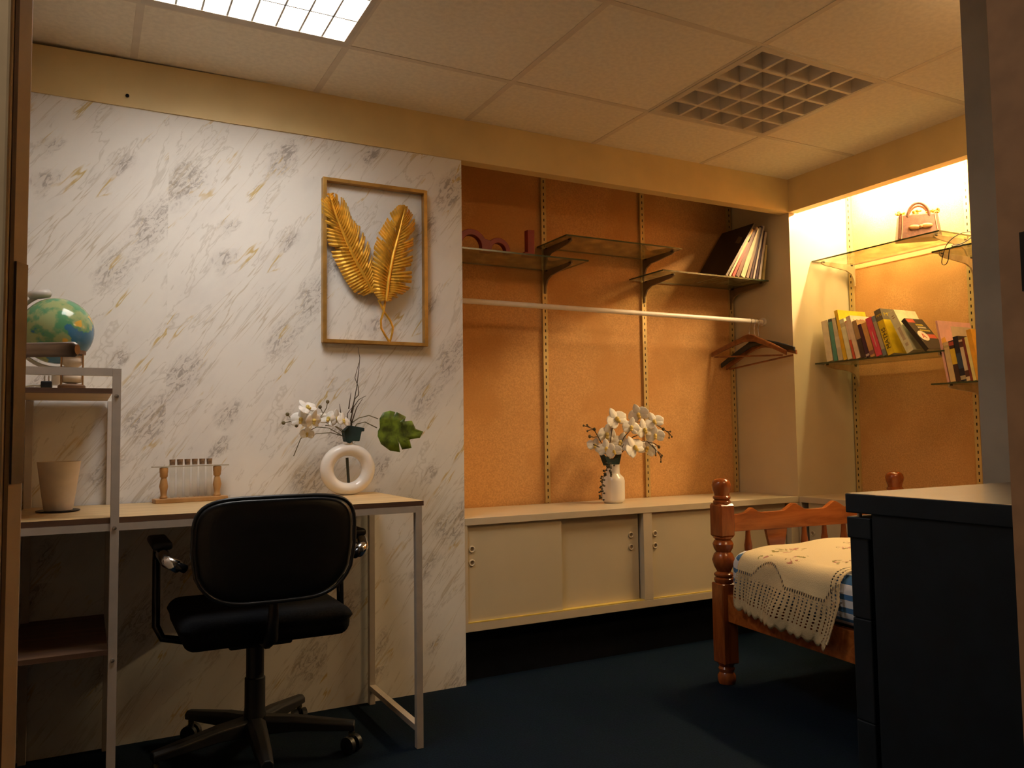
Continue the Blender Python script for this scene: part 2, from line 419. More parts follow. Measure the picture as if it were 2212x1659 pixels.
# ceiling: tiles with two openings (light and vent), grid bars below the joints
def ceiling():
    m = MB(); gx = [-2.6, -2.377, -1.777, -1.177, -.577, .023, .623, 1.223, 1.823, 2.6]; gy = [.6, -.394, -.994, -1.594, -2.194, -2.794, -3.6]
    for i in range(len(gx)-1):
        for j in range(len(gy)-1):
            x0, x1, y1, y0 = gx[i], gx[i+1], gy[j], gy[j+1]
            if (abs(x0+1.177) < .01 or abs(x0-.623) < .01) and abs(y1+.394) < .01: continue
            m.box(x0, x1, y0, y1, HC, HC+.03)
    m.mi = 1
    for x in gx[1:-1]:
        if x < 1.7: m.box(x-.011, x+.011, -3.0, 0, HC-.0015, HC-.0002)
    for y in gy[1:-1]: m.box(-2.4, XR, y-.011, y+.011, HC-.0017, HC-.0002)
    m.mi = 0; m.box(-2.6, 2.6, -3.6, .6, HC+.25, HC+.28)
    return struct(m.build('ceiling', [tile, tbar], keep=True), 'suspended ceiling of square off-white tiles')
ceiling()
struct(MB().box(-1.485, 0, 0, .06, 0, HF).build('wall_back', marblem), 'white marble wallpaper with grey and gold veins')
m = MB().prism([(-1.485, HF), (XR, HF), (XR, HC), (-.7, HC), (-1.485, HC-.012)], lambda a, b: Vector((a, -.006, b)), lambda a, b: Vector((a, .05, b)))
f1 = struct(m.build('trim_1', cream), 'mustard cream fascia above the marble wall')
h = MB().lathe([(.0055, 0), (.0055, .004)], (-1.194, -.0075, 2.069), 12, Matrix.Rotation(rad(90), 4, 'X')).build('screw_hole', dark, f1)
struct(MB().box(XR-.006, XR+.05, -2.40, -.006, HF, HC).build('trim_2', cream), 'mustard cream fascia above the right shelves')
struct(MB().box(-.06, XR+.001, D, D+.06, 0, HC).build('wall_back_alcove', boardm), 'brown hardboard back of the wall alcove')
struct(MB().box(XR, 2.6, 0, D+.06, 0, HC).build('wall_back_right', mel2), 'cream panelled corner between the two shelf bays')
struct(MB().box(-.05, 0, .0601, D, 0, HC).build('wall_alcove_left', mel2))
struct(MB().box(X2, X2+.06, -2.6, 0, 0, HC).build('wall_right', boardm), 'brown hardboard wall behind the bookshelves')
struct(MB().box(-1.585, -1.485, -1.45, .06, 0, HC).build('wall_left', wallp))
struct(MB().box(-2.5, -1.585, -1.45, -1.35, 0, HC).build('wall_front_left', wallf))
struct(MB().box(-2.5, -2.4, -3.4, -1.45, 0, HC).build('wall_far_left', wallf))
struct(MB().box(-2.5, -.3, -3.4, -3.3, 0, HC).build('wall_front', wallf))
wf = struct(MB().box(-.52, 2.3, FRONT-.12, FRONT, 0, HC).build('wall_front_right', wallf))
struct(MB().box(-.5215, -.5201, FRONT-.115, FRONT, 0.005, HC-.005).build('trim_3', M('jamb_brown', (.62, .36, .20), .5, var=.06)), 'brown door jamb at the right edge')
MB().box(-.5245, -.5216, FRONT-.085, FRONT-.0215, 1.080, 1.136).build('strike_plate', pocket, wf, label='dark metal strike plate')
struct(MB().box(-.52, -.40, -3.3, FRONT-.12, 0, HC).build('wall_entry_right', wallf))
struct(MB().box(.46, .60, FRONT, -1.757, 0, HC).build('wall_right_pier', wallp), 'grey brown wall pier behind the dresser')
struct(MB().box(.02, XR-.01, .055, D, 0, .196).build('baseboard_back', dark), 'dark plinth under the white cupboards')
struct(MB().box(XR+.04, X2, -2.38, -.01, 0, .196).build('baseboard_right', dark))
# open door at far left
n_ = Vector((.88, -.475, 0)).normalized(); t_ = Vector((-n_.y*-1, -n_.x, 0)); t_ = Vector((-.475, -.88, 0)).normalized()
A = Vector((-1.357, -1.850, 0))
dm = Matrix(((-n_.x, t_.x, 0, A.x), (-n_.y, t_.y, 0, A.y), (0, 0, 1, 0), (0, 0, 0, 1)))   # local x into leaf, y across edge towards viewer
dr = MB(); dr.box(0, .62, 0, .040, .004, 2.03, dm)
d1 = struct(dr.build('door_1', doorp, bevel=.003), 'open cream door seen edge-on')
MB().box(.0, .60, .040, .046, 1.30, 1.95, dm @ Matrix.Translation((.06, 0, 0)) @ Matrix.Diagonal((.8, 1, 1, 1))).build('door_panel', doorp, d1)
MB().box(-.0008, .0003, .0265, .0335, .004, 2.03, dm).build('rebate_shade', M('rebate_shade_brown', (.12, .07, .04), .7), d1, label='dark strip painted as the shaded rebate groove')  # dark colour stands in for the shade inside the door rebate
MB().box(-.0025, .0, .004, .024, .908, 1.142, dm).build('lock_plate', platem, d1, label='grey brown lock faceplate')
lv = MB(); a0 = A + Vector((0, 0, 1.056)) - n_*.045
lv.tube([a0, a0 - t_*.010], .020, 18).build('rosette', blackpl, d1, label='black lever rosette')
lv = MB(); g_ = a0 - t_*.052
lv.tube([a0 - t_*.010, g_ + t_*.006, g_ + n_*.006, g_ + n_*.050, g_ + n_*.068, g_ + n_*.072], [.0085, .0085, .0085, .0085, .0088, .006], 14)
lv.build('lever_handle', leverm, d1, smooth=True, label='brownish metal lever')
lv = MB(); lv.tube([g_ + n_*.004, g_ + n_*.010], .0105, 14); lv.build('lever_collar', blackpl, d1, label='black collar on the lever')
LE = thing('ceiling_light', 'small warm ceiling light in the entry behind the open door', 'ceiling light', (-2.0, -2.25, HC-.006))
MB().box(-.16, .16, -.16, .16, 0, .0055).build('frame', ventm, LE)
MB().box(-.14, .14, -.14, .14, -.004, 0).build('lamp_panel', emit('entry_glow', ENTRY_LAMP_COL, ENTRY_LAMP_POWER), LE)

# ------------------------------------------------------------------ ceiling light and vent
L = thing('ceiling_light', 'lit square fluorescent ceiling light with a mirrored louvre', 'ceiling light', (-.877, -.694, HC))
x0, x1, y0, y1 = -1.177, -.577, -.994, -.394
m = MB()
for a in ((x0, x1, y1-.034, y1), (x0, x1, y0, y0+.034), (x0, x0+.018, y0+.034, y1-.034), (x1-.018, x1, y0+.034, y1-.034)): m.box(*a, HC-.004, HC+.03)
for a in ((x0, x1, y1-.004, y1), (x0, x1, y0, y0+.004), (x0, x0+.004, y0, y1), (x1-.004, x1, y0, y1)): m.box(*a, HC+.03, HC+.11)
m.box(x0, x1, y0, y1, HC+.11, HC+.12)
m.build('frame', ventm, L, world=True)
m = MB()
for i in range(1, 8): xx = x0+.018+i*.0705; m.box(xx-.0028, xx+.0028, y0+.034, y1-.034, HC-.002, HC+.026)
for j in range(1, 4): yy = y1-.034-j*.133; m.box(x0+.018, x1-.018, yy-.0028, yy+.0028, HC-.002, HC+.026)
m.build('louvre', M('louvre_white', (.55, .54, .52), .35, .3, var=.02), L, world=True)
MB().box(x0+.02, x1-.02, y0+.036, y1-.036, HC+.060, HC+.064).build('lamp_panel', emit('fluorescent_glow', CEIL_LAMP_COL, CEIL_LAMP_POWER), L, world=True)
L2 = thing('ceiling_light', 'warm ceiling light above the bed, nearest the front wall', 'ceiling light', (.923, -1.894, HC))
x0, x1, y0, y1 = .623, 1.223, -2.194, -1.594
m = MB()
for a in ((x0, x1, y1-.03, y1), (x0, x1, y0, y0+.03), (x0, x0+.03, y0+.03, y1-.03), (x1-.03, x1, y0+.03, y1-.03)): m.box(*a, HC-.010, HC-.0036)
m.build('frame', ventm, L2, world=True)
MB().rbox(x0+.04, x1-.04, y0+.04, y1-.04, HC-.060, HC-.0045, .02, 3).build('lamp_panel', emit('warm_glow', WARM_LAMP_COL, WARM_LAMP_POWER), L2, world=True)
V = thing('ceiling_vent', 'square off-white egg-crate vent set in the ceiling', 'ceiling vent', (.923, -.694, HC))
x0, x1, y0, y1 = .623, 1.223, -.994, -.394
m = MB()
for a in ((x0, x1, y1-.022, y1), (x0, x1, y0, y0+.022), (x0, x0+.022, y0+.022, y1-.022), (x1-.022, x1, y0+.022, y1-.022)): m.box(*a, HC-.004, HC+.006)
m.build('frame', ventm, V, world=True)
m = MB(); c = (x1-x0-.044)/5
for i in range(5):
    for j in range(5):
        a, b_ = x0+.022+i*c, y0+.022+j*c
        o0 = [m.b.verts.new((a+dx*c, b_+dy*c, HC-.003)) for dx, dy in ((0, 0), (1, 0), (1, 1), (0, 1))]
        o1 = [m.b.verts.new((a+c/2+(dx-.5)*(c-.012), b_+c/2+(dy-.5)*(c-.012), HC-.003)) for dx, dy in ((0, 0), (1, 0), (1, 1), (0, 1))]
        o2 = [m.b.verts.new((a+c/2+(dx-.5)*c*.50, b_+c/2+(dy-.5)*c*.50, HC+.052)) for dx, dy in ((0, 0), (1, 0), (1, 1), (0, 1))]
        for P, Q in ((o0, o1), (o1, o2)):
            for k in range(4): m._f([P[k], P[(k+1) % 4], Q[(k+1) % 4], Q[k]])
m.build('grille', ventm, V, world=True)
m = MB(); m.box(x0, x1, y0, y1, HC+.16, HC+.165)
for a in ((x0, x1, y1-.004, y1), (x0, x1, y0, y0+.004), (x0, x0+.004, y0, y1), (x1-.004, x1, y0, y1)): m.box(*a, HC+.006, HC+.16)
m.build('duct_box', dark, V, world=True)
# warm strip lamp hidden behind the right fascia
SL = thing('strip_light', 'warm strip lamp tucked behind the fascia above the handbag', 'light', (2.060, -.50, 2.164))
MB().box(-.022, .022, -.46, .46, 0, .034).build('batten', ventm, SL)
MB().tube([(0, -.44, -.016), (0, .44, -.016)], .013, 12).build('tube', emit('warm_tube_glow', BAY_LAMP_COL, BAY_LAMP_POWER), SL)

# ------------------------------------------------------------------ wall cupboards (local frame: front at y=0 facing -y)
def cupboard(name, label, loc, rz, width, bays, shift, label_kind):
    t = thing(name, label, 'cupboard', loc, rz)
    dp = .395; zb, zt = .196, CT
    m = MB()
    m.box(0, width, 0, dp, zt-.028, zt)                       # top
    m.box(0, width, .002, dp, zb, zb+.032)                    # bottom
    m.box(0, .013, .002, dp, zb+.032, zt-.028)
    xs = [.013]
    for a, b in bays: m.box(b, b+.047 if b+.047 < width else width, .002, dp, zb+.032, zt-.028)
    m.box(0, width, dp-.006, dp, zb+.032, zt-.028)
    m.build('body', mel, t, bevel=.0015)
    for (a, b), sh in zip(bays, shift):
        mid = (a+b)/2+.01
        tr = MB(); tr.box(a, b, .004, .041, zb+.0322, zb+.036); tr.build('track', track, t, label='yellow sliding track')
        d = MB().box(a+.001, mid, .013, .021, zb+.0365, zt-.0285).build('door', mel2, t)
        e = MB().box(mid-.03+sh, b-.008+sh if sh == 0 else b, .031, .039, zb+.0365, zt-.0285).build('door', mel2, t)
        for dd, xx, yy in ((d, a+.022, .013), (e, b-.047, .031)):
            for zz in (.508, .456):
                m = MB(); m.tube([(xx+.0105*cos(q*pi/12), yy-.0015, zz+.0105*sin(q*pi/12)) for q in range(24)], .0032, 8, closed=True)
                m.lathe([(.0102, .0004), (.005, .0002), (.0005, .0001)], (xx, yy, zz), 20, Matrix.Rotation(rad(90), 4, 'X')); pu = m.build('finger_pull', [mel, M('pull_cup', (.33, .25, .15), .4)], dd, smooth=True, keep=True)
                for p in pu.data.polygons:
                    if p.normal.y < -.97 and len(p.vertices) and (p.center.x-xx)**2+(p.center.z-zz)**2 < .0085**2: p.material_index = 1
    return t
cupboard('wall_cupboard', 'long low cream cupboard with sliding doors under the brown alcove', (0, 0, 0), 0, XR-.001, [(.013, .850), (.897, 1.735)], (0, 0), 0)
cupboard('wall_cupboard', 'low cream cupboard behind the bed headboard under the bookshelves', (XR+.001, -.001, 0), -pi/2, 2.36, [(.045, .80), (.847, 1.60), (1.647, 2.31)], (0, 0, 0), 0)

# ------------------------------------------------------------------ slotted uprights and glass shelves
def upright(loc, rz, z0, z1, label):
    m = MB()
    m.box(-.013, .013, -.012, -.001, z0, z1)
    o = m.build('slotted_upright', stdm); o.location = loc; o.rotation_euler = (0, 0, rz)
    tag(o, label, 'shelf upright', 'slotted shelf uprights'); return o
upright((.606, D, 0), 0, CT+.002, 2.165, 'slotted steel upright on the brown alcove, left one behind the middle glass shelf')
upright((1.183, D, 0), 0, CT+.002, 2.165, 'slotted steel upright in the middle of the brown alcove behind the orchid vase')
upright((1.765, D, 0), 0, CT+.002, 2.165, 'slotted steel upright in the alcove corner behind the coat hangers')
upright((X2, -.020, 0), -pi/2, CT+.002, 2.165, 'slotted steel upright left of the bookshelves beside the cream panel')
upright((X2, -.652, 0), -pi/2, CT+.002, 2.165, 'slotted steel upright beside the grey pier at right of the bookshelves')
def gshelf(label, loc, rz, xa, xb, brk, dp=.277):
    t = thing('glass_shelf', label, 'shelf', loc, rz, 'glass shelves on slotted uprights')
    m = MB(); m.box(xa, xb, -dp, -.010, -.007, 0)
    o = m.build('glass_panel', [glassm, gedge], t)
    for p in o.data.polygons:
        if abs(p.normal.z) < .5: p.material_index = 1
    for x in brk:
        m = MB()
        prof = [(-.012, -.0075), (-.252, -.0075), (-.254, -.017), (-.235, -.025), (-.075, -.040), (-.040, -.055), (-.022, -.085), (-.018, -.115), (-.012, -.115)]
        m.prism(prof, lambda a, b: Vector((x-.004, a, b)), lambda a, b: Vector((x+.004, a, b)))
        bo = m.build('bracket', bracketm if rz == 0 else M('bracket_cream', (.55, .42, .24), .45, .2), t)
        MB().rbox(x-.006, x+.006, -.250, -.232, -.013, -.0072, .002, 2).build('rubber_pad', rubber, bo)
        MB().rbox(x-.006, x+.006, -.045, -.028, -.014, -.0072, .002, 2).build('rubber_pad', rubber, bo)
    return t
gshelf('left glass shelf carrying the red letters', (0, D, 1.723), 0, .008, .680, (.032, .606))
gshelf('empty glass shelf in the middle, highest in the brown alcove', (0, D, 1.828), 0, .565, 1.215, (.606, 1.183))
gshelf('right alcove glass shelf carrying the leaning albums', (0, D, 1.716), 0, 1.095, 1.772, (1.183, 1.757))
gshelf('glass shelf under the brown handbag', (X2, 0, 1.802), -pi/2, .004, .695, (.045, .652))
gshelf('glass shelf with the loose black cable beside the grey pier', (X2, 0, 1.716), -pi/2, .655, 1.33, (.676, 1.30))
gshelf('glass shelf carrying the long row of school books', (X2, 0, 1.285), -pi/2, .004, .690, (.045, .652))
gshelf('lower glass shelf with the pink book beside the grey pier', (X2, 0, 1.145), -pi/2, .625, 1.33, (.690, 1.30))

# ------------------------------------------------------------------ books
def book(lbl, frame, h, dp, t, cc, spine=None, rough=.4, group=None, pages=True, soft=False, bands=()):
    """local frame: spine at x=0 facing -x, depth +x, thickness y in [-t,0], height z; frame = world matrix"""
    r = thing('book', lbl, 'book', (0, 0, 0), 0, group); r.matrix_world = frame
    k = min(.0018, t*.2)
    m = MB(); m.box(0, k, -t, 0, 0, h); m.box(k, dp, -t, -t+k, 0, h); m.box(k, dp, -k, 0, 0, h)
    c = m.build('cover', cov(cc, rough), r)
    MB().box(k, dp-.003, -t+k, -k, .002, h-.002).build('pages', paper, r)
    for z0, z1, col in bands:
        MB().box(-.0004, k, -t-.0002, .0002, z0*h, z1*h).build('spine_band', cov(col), c)
    return r, c
def rbook(lbl, y0, zs, lean, h, t, cc, dp=.15, x=1.937, group=None, bands=(), **kw):
    br = lambda c: tuple(min(.9, v*1.3) for v in c)
    cc = br(cc); bands = tuple((a, b, br(c)) for a, b, c in bands)
    fr = Matrix.Translation((x, y0, zs+.0006)) @ Matrix.Rotation(-rad(lean), 4, 'X')
    return book(lbl, fr, h, dp, t, cc, group=group, bands=bands, **kw)
G1 = 'school books on the right glass shelf'
Z1 = 1.285
rbook('pale grey paperback, leftmost in the long row of school books', -.071, Z1, 7.5, .205, .037, (.62, .54, .42), group=G1)
rbook('thin navy and teal book second from the left in the long row', -.1155, Z1, 7.8, .211, .021, (.06, .22, .22), group=G1, bands=((.0, .93, (.07, .26, .25)), (.93, .99, (.02, .03, .06))))
rbook('grey white book between the teal book and the tall yellow book', -.1405, Z1, 8.6, .212, .027, (.55, .49, .38), group=G1, bands=((.30, .55, (.62, .56, .45)),))
rbook('tall yellow book standing above its neighbours in the long row', -.171, Z1, 10.8, .25, .020, (.72, .47, .03), dp=.2, group=G1, bands=((.2, .6, (.66, .40, .02)),))
rbook('cream paperback right of the tall yellow book', -.1955, Z1, 12.0, .202, .026, (.78, .70, .52), group=G1, bands=((.80, .90, (.55, .48, .30)),))
rbook('thin red and white book left of the prep book', -.2265, Z1, 12.6, .19, .0125, (.50, .09, .05), dp=.14, group=G1, bands=((.5, .98, (.66, .5, .4)),))
_, c = rbook('pinkish white prep book with red cover lettering', -.2435, Z1, 14.2, .213, .024, (.72, .56, .46), dp=.165, group=G1)
text('LA PREPA', .018, (.018, -.0245, .183), (1, 0, 0), (0, 0, 1), cov((.5, .1, .05)), c, 'cover_lettering', width=.13)
rbook('tan and black book left of the dark purple one', -.2735, Z1, 14.6, .186, .0235, (.30, .20, .09), group=G1, bands=((.0, .5, (.05, .03, .03)), (.5, 1, (.36, .24, .12))))
rbook('dark purple book with small white mark at its foot', -.3005, Z1, 15.2, .165, .018, (.055, .018, .05), dp=.12, group=G1, bands=((.04, .10, (.5, .45, .45)),))
rbook('orange tan paperback left of the pink book', -.3225, Z1, 15.6, .168, .0245, (.55, .30, .11), dp=.12, group=G1, bands=((.06, .18, (.25, .10, .12)),))
_, c = rbook('bright pink book in the middle of the long row', -.354, Z1, 16, .19, .031, (.64, .07, .13), dp=.14, group=G1)
MB().box(-.0005, 0, -.017, -.014, .045, .12).build('spine_lettering', paper, c)
rbook('grey and blue thin book left of the maths book', -.391, Z1, 16.7, .196, .018, (.40, .36, .27), group=G1, bands=((.0, .16, (.16, .20, .22)), (.86, 1, (.20, .25, .28))))
_, c = rbook('thick yellow and grey maths book with black spine lettering', -.416, Z1, 17.4, .222, .034, (.74, .52, .02), dp=.17, group=G1)
MB().box(-.0006, .1702, -.0344, .0004, .168, .2222).build('grey_band', cov((.17, .16, .13)), c)
text('MATHS', .030, (-.0007, -.027, .028), (0, 0, 1), (0, 1, 0), cov((.05, .04, .02)), c, 'spine_lettering', width=.10)
text('MPSI', .016, (-.0012, -.003, .188), (0, -1, 0), (0, 0, 1), cov((.75, .55, .03)), c, 'spine_lettering', width=.029)
text('MPSI', .022, (.012, -.0350, .187), (1, 0, 0), (0, 0, 1), cov((.75, .55, .03)), c, 'cover_lettering', width=.07)
m = MB(); m.prism([(.06, .005), (.15, .005), (.15, .13), (.11, .155), (.075, .11)], lambda a, b: Vector((a, -.0342, b)), lambda a, b: Vector((a, -.0347, b)))
m.build('cover_curve', cov((.80, .62, .05)), c)
_, c = rbook('thick cream book leaning on the yellow maths book', -.512, Z1, 25.5, .212, .036, (.80, .68, .46), dp=.15, group=G1)
for zz, ww in ((.175, .012), (.185, .012)): MB().box(-.0005, 0, -.024, -.012, zz, zz+.004).build('spine_lettering', cov((.45, .3, .16)), c)
for z0, z1 in ((.03, .045), (.06, .125)): MB().box(-.0005, 0, -.026, -.012, z0, z1).build('spine_lettering', cov((.66, .55, .36)), c)
_, c = rbook('black book with red bars and a white A badge, leaning lowest', -.604, Z1, 37, .185, .020, (.028, .022, .018), dp=.125, x=1.932, group=G1)
MB().box(.004, .055, -.0205, -.02, .160, .181).build('red_panel', cov((.58, .09, .05)), c)
MB().box(.058, .122, -.0205, -.02, .066, .090).build('red_panel', cov((.58, .09, .05)), c)
m = MB(); m.lathe([(.001, 0), (.030, 0), (.030, .0012)], (.036, -.020, .078), 24, Matrix.Rotation(rad(90), 4, 'X'), sx=1.05)
m.build('badge', cov((.78, .68, .54)), c, label='round white badge')
text('A', .042, (.022, -.0216, .063), (1, 0, 0), (0, 0, 1), cov((.6, .06, .04)), c, 'badge_letter')
for i, (zz, ww) in enumerate(((.142, .05), (.126, .058), (.108, .07))):
    m = MB()
    for k in range(6): m.box(.045+k*ww/6, .045+k*ww/6+ww/8, -.0206, -.02, zz, zz+.010)
    m.build('cover_lettering', cov((.55, .42, .05)) if i != 1 else cov((.6, .55, .4)), c)
G2 = 'paperbacks on the lower right glass shelf'
Z2 = 1.145
_, c = rbook('tall pink illustrated book behind the paperbacks on the lower shelf', -.694, Z2, 9.2, .272, .009, (.66, .36, .33), dp=.23, x=1.94, group=G2)
MB().box(.085, .228, -.0095, -.009, .10, .25).build('cover_picture', cov((.66, .52, .36)), c)
MB().prism([(.004, .19), (.03, .20), (.04, .165), (.018, .15), (.004, .165)], lambda a, b: Vector((a, -.0095, b)), lambda a, b: Vector((a, -.009, b))).build('cover_motif', cov((.72, .36, .06)), c)
MB().box(.09, .15, -.0099, -.0095, .16, .185).build('cover_banner', cov((.65, .22, .06)), c)
rbook('cream paperback, leftmost on the lower shelf', -.7105, Z2, 9.2, .172, .0235, (.60, .44, .22), dp=.11, group=G2, bands=((.86, .92, (.45, .35, .15)),))
rbook('black paperback with a yellow spine block and red dot', -.7355, Z2, 9.2, .176, .021, (.05, .022, .016), dp=.11, group=G2, bands=((.88, .97, (.45, .08, .05)), (.42, .80, (.62, .42, .03))))
rbook('thick navy black paperback taller than its neighbours', -.758, Z2, 9.0, .192, .0225, (.016, .015, .025), dp=.12, group=G2, bands=((.28, .62, (.03, .05, .09)), (.03, .12, (.4, .33, .2))))
rbook('cream paperback with dark brown squares on its spine', -.7815, Z2, 9.4, .176, .0155, (.58, .46, .30), dp=.11, group=G2, bands=((.82, .95, (.08, .03, .02)), (.10, .25, (.08, .03, .02))))
rbook('dark red thin paperback on the lower shelf', -.7985, Z2, 9.6, .182, .010, (.16, .03, .02), dp=.11, group=G2)
rbook('pale yellow thin paperback left of the orange book', -.8095, Z2, 9.6, .185, .0135, (.74, .60, .22), dp=.12, group=G2)
rbook('tall orange book, rightmost beside the grey pier', -.825, Z2, 10, .215, .02, (.70, .34, .03), dp=.16, group=G2)
# albums leaning in the brown alcove: spines face -y, tops lean to +x
def lbook(lbl, x, lean, h, t, cc, dp=.2, y=.140, bands=(), zs=1.716):
    # local book frame -> spine facing -y, thickness along x
    fr = Matrix.Translation((x, y, zs+.0006)) @ Matrix.Rotation(rad(lean), 4, 'Y') @ Matrix(((0, 1, 0, 0), (1, 0, 0, 0), (0, 0, 1, 0), (0, 0, 0, 1))) 
    r, c = book(lbl, Matrix.Identity(4), h, dp, t, cc, group='albums and magazines in the alcove', bands=bands)
    # mirror-free: rotate the book by +90 deg about z (spine to -y, thickness to +x side) then shift
    fr = Matrix.Translation((x, y, zs+.0006)) @ Matrix.Rotation(rad(lean), 4, 'Y') @ Matrix.Translation((-t, 0, 0)) @ Matrix.Rotation(pi/2, 4, 'Z')
    r.matrix_world = fr
    return r, c
r, c = lbook('large dark album with rounded corners leaning far left', 1.502, 35.5, .345, .012, (.022, .014, .014), dp=.235)
MB().prism([(.03, .255), (.07, .275), (.07, .23), (.03, .215)], lambda a, b_: Vector((a, .0003, b_)), lambda a, b_: Vector((a, .0007, b_))).build('cover_patch', cov((.14, .09, .06)), c)
lbook('thin white and yellow magazine behind the dark album', 1.523, 33.2, .30, .011, (.62, .46, .26), bands=((.55, 1, (.66, .38, .08)),))
lbook('short bright red booklet leaning in the alcove', 1.548, 30.5, .21, .014, (.50, .03, .02), dp=.17)
lbook('dark brown album right of the red booklet', 1.578, 28.0, .285, .021, (.10, .03, .022), dp=.21)
lbook('thick cream album in the middle of the leaning row', 1.616, 24.4, .285, .027, (.74, .56, .32), dp=.2)
lbook('grey brown magazine right of the thick cream album', 1.643, 20.8, .285, .017, (.30, .21, .14))
lbook('thin dark purple magazine in the leaning row', 1.663, 18.0, .29, .012, (.055, .025, .045))
lbook('thin white magazine left of the second purple one', 1.683, 16.3, .29, .011, (.70, .58, .48))
lbook('second dark purple magazine, between two white ones', 1.701, 14.5, .262, .011, (.06, .028, .05))
lbook('white magazine, second from the right in the leaning row', 1.724, 12.5, .255, .014, (.72, .62, .54))
lbook('short yellowish white magazine, rightmost by the cream panel', 1.750, 9.5, .185, .013, (.62, .52, .22), dp=.19)

# ------------------------------------------------------------------ red letters
def outline_letter(poly, y, t, lbl):
    m = MB()
    m.prism(poly, lambda a, b: Vector((a, y, b)), lambda a, b: Vector((a, y+t, b)))
    o = recenter(m.build('wooden_letter', red, bevel=.002)); tag(o, lbl, 'letter', 'red wooden letters'); return o
zb = 1.7235
def arch(cx, cz, ro, ri, n=12, a0=0, a1=pi): return [(cx+ro*cos(a0+(a1-a0)*i/n), cz+ro*sin(a0+(a1-a0)*i/n)) for i in range(n+1)], [(cx+ri*cos(a1-(a1-a0)*i/n), cz+ri*sin(a1-(a1-a0)*i/n)) for i in range(n+1)]
# two-humped letter as one outline (outer top edge, then the inner arches from right to left)
o1, i1 = arch(.128, 1.745, .071, .046); o2, i2 = arch(.255, 1.735, .056, .034)
poly = [(.199-.142, zb)] + [(.057, 1.745)] + [p for p in o1[::-1] if p[0] < .192][1:] + [p for p in o2[::-1] if p[0] > .208] + [(.311, zb), (.289, zb)] + i2[::-1] + [(.221, zb), (.174, zb)] + i1[::-1] + [(.082, zb)]
outline_letter(poly, .18, .030, 'red wooden two-humped letter on the left glass shelf')
outline_letter([(.379, zb), (.430, zb), (.432, 1.843), (.396, 1.841), (.396, 1.742), (.379, 1.742)], .18, .030, 'red wooden upright letter with a small foot near the upright')

# ------------------------------------------------------------------ hanging rail and hangers
RY, RZ = .19, 1.510
rl = thing('hanging_rail', 'white hanging rail across the brown alcove', 'rail', (.9, RY, RZ))
MB().tube([(.001, RY, RZ), (XR-.014, RY, RZ)], .0115, 16).build('rod', rod_m, rl, world=True, smooth=True)
MB().tube([(XR-.014, RY, RZ), (XR-.0005, RY, RZ)], .021, 18).build('rail_socket', rod_m, rl, world=True, smooth=True)
MB().tube([(.0005, RY, RZ), (.012, RY, RZ)], .018, 18).build('rail_socket', rod_m, rl, world=True, smooth=True)
def hanger(lbl, x, d, roll, wood_m, bar=True, half=.212, drop=.0):
    t = thing('coat_hanger', lbl, 'coat hanger', (x, RY, RZ), math.atan2(d[1], d[0]), 'coat hangers on the rail')
    t.rotation_euler = (0, rad(roll), math.atan2(d[1], d[0])); 
    m = MB()
    n = 14; top = []; bot = []
    for i in range(-n, n+1):
        u = i/n; a = abs(u)
        zc = -.066 - drop - .012*(a*4 if a < .25 else 1) - .092*max(0, a-.12)**1.2
        wd = .032 - .008*a + .008*max(0, 1-a*4)
        top.append((u*half, zc + .0)); bot.append((u*half, zc - wd))
    m.prism(top + bot[::-1], lambda a, b: Vector((a, -.0065 - .012*(a/half)**2, b)), lambda a, b: Vector((a, .0065 - .012*(a/half)**2, b)))
    m.build('shoulder_bar', wood_m, t, bevel=.004)
    R = .0132
    hk = [(R*sin(q), 0, R*cos(q)) for q in [rad(-110+i*20) for i in range(15)]]
    hk = [(R*cos(rad(200-i*18)), 0, R*sin(rad(200-i*18))) for i in range(14)]
    hk += [(.006, 0, -.022), (0, 0, -.034), (0, 0, -.075-drop)]
    MB().tube(hk, .0017, 8).build('hook', chrome, t, smooth=True)
    if bar: MB().tube([(-half*.90, -.014, -.180-drop), (half*.90, -.014, -.180-drop)], .0045, 8).build('trouser_bar', wood_m, t, smooth=True)
    return t
hanger('reddish wooden coat hanger, first from the left on the white rail', 1.688, (.27, -.963), 3.0, hangw)
hanger('black coat hanger between the wooden ones', 1.714, (.17, -.985), -6.5, blackpl, bar=False, half=.222, drop=.022)
hanger('reddish wooden coat hanger nearest the cream panel, hanging lowest', 1.742, (.07, -.9975), -5.5, hangw, half=.228, drop=.034)

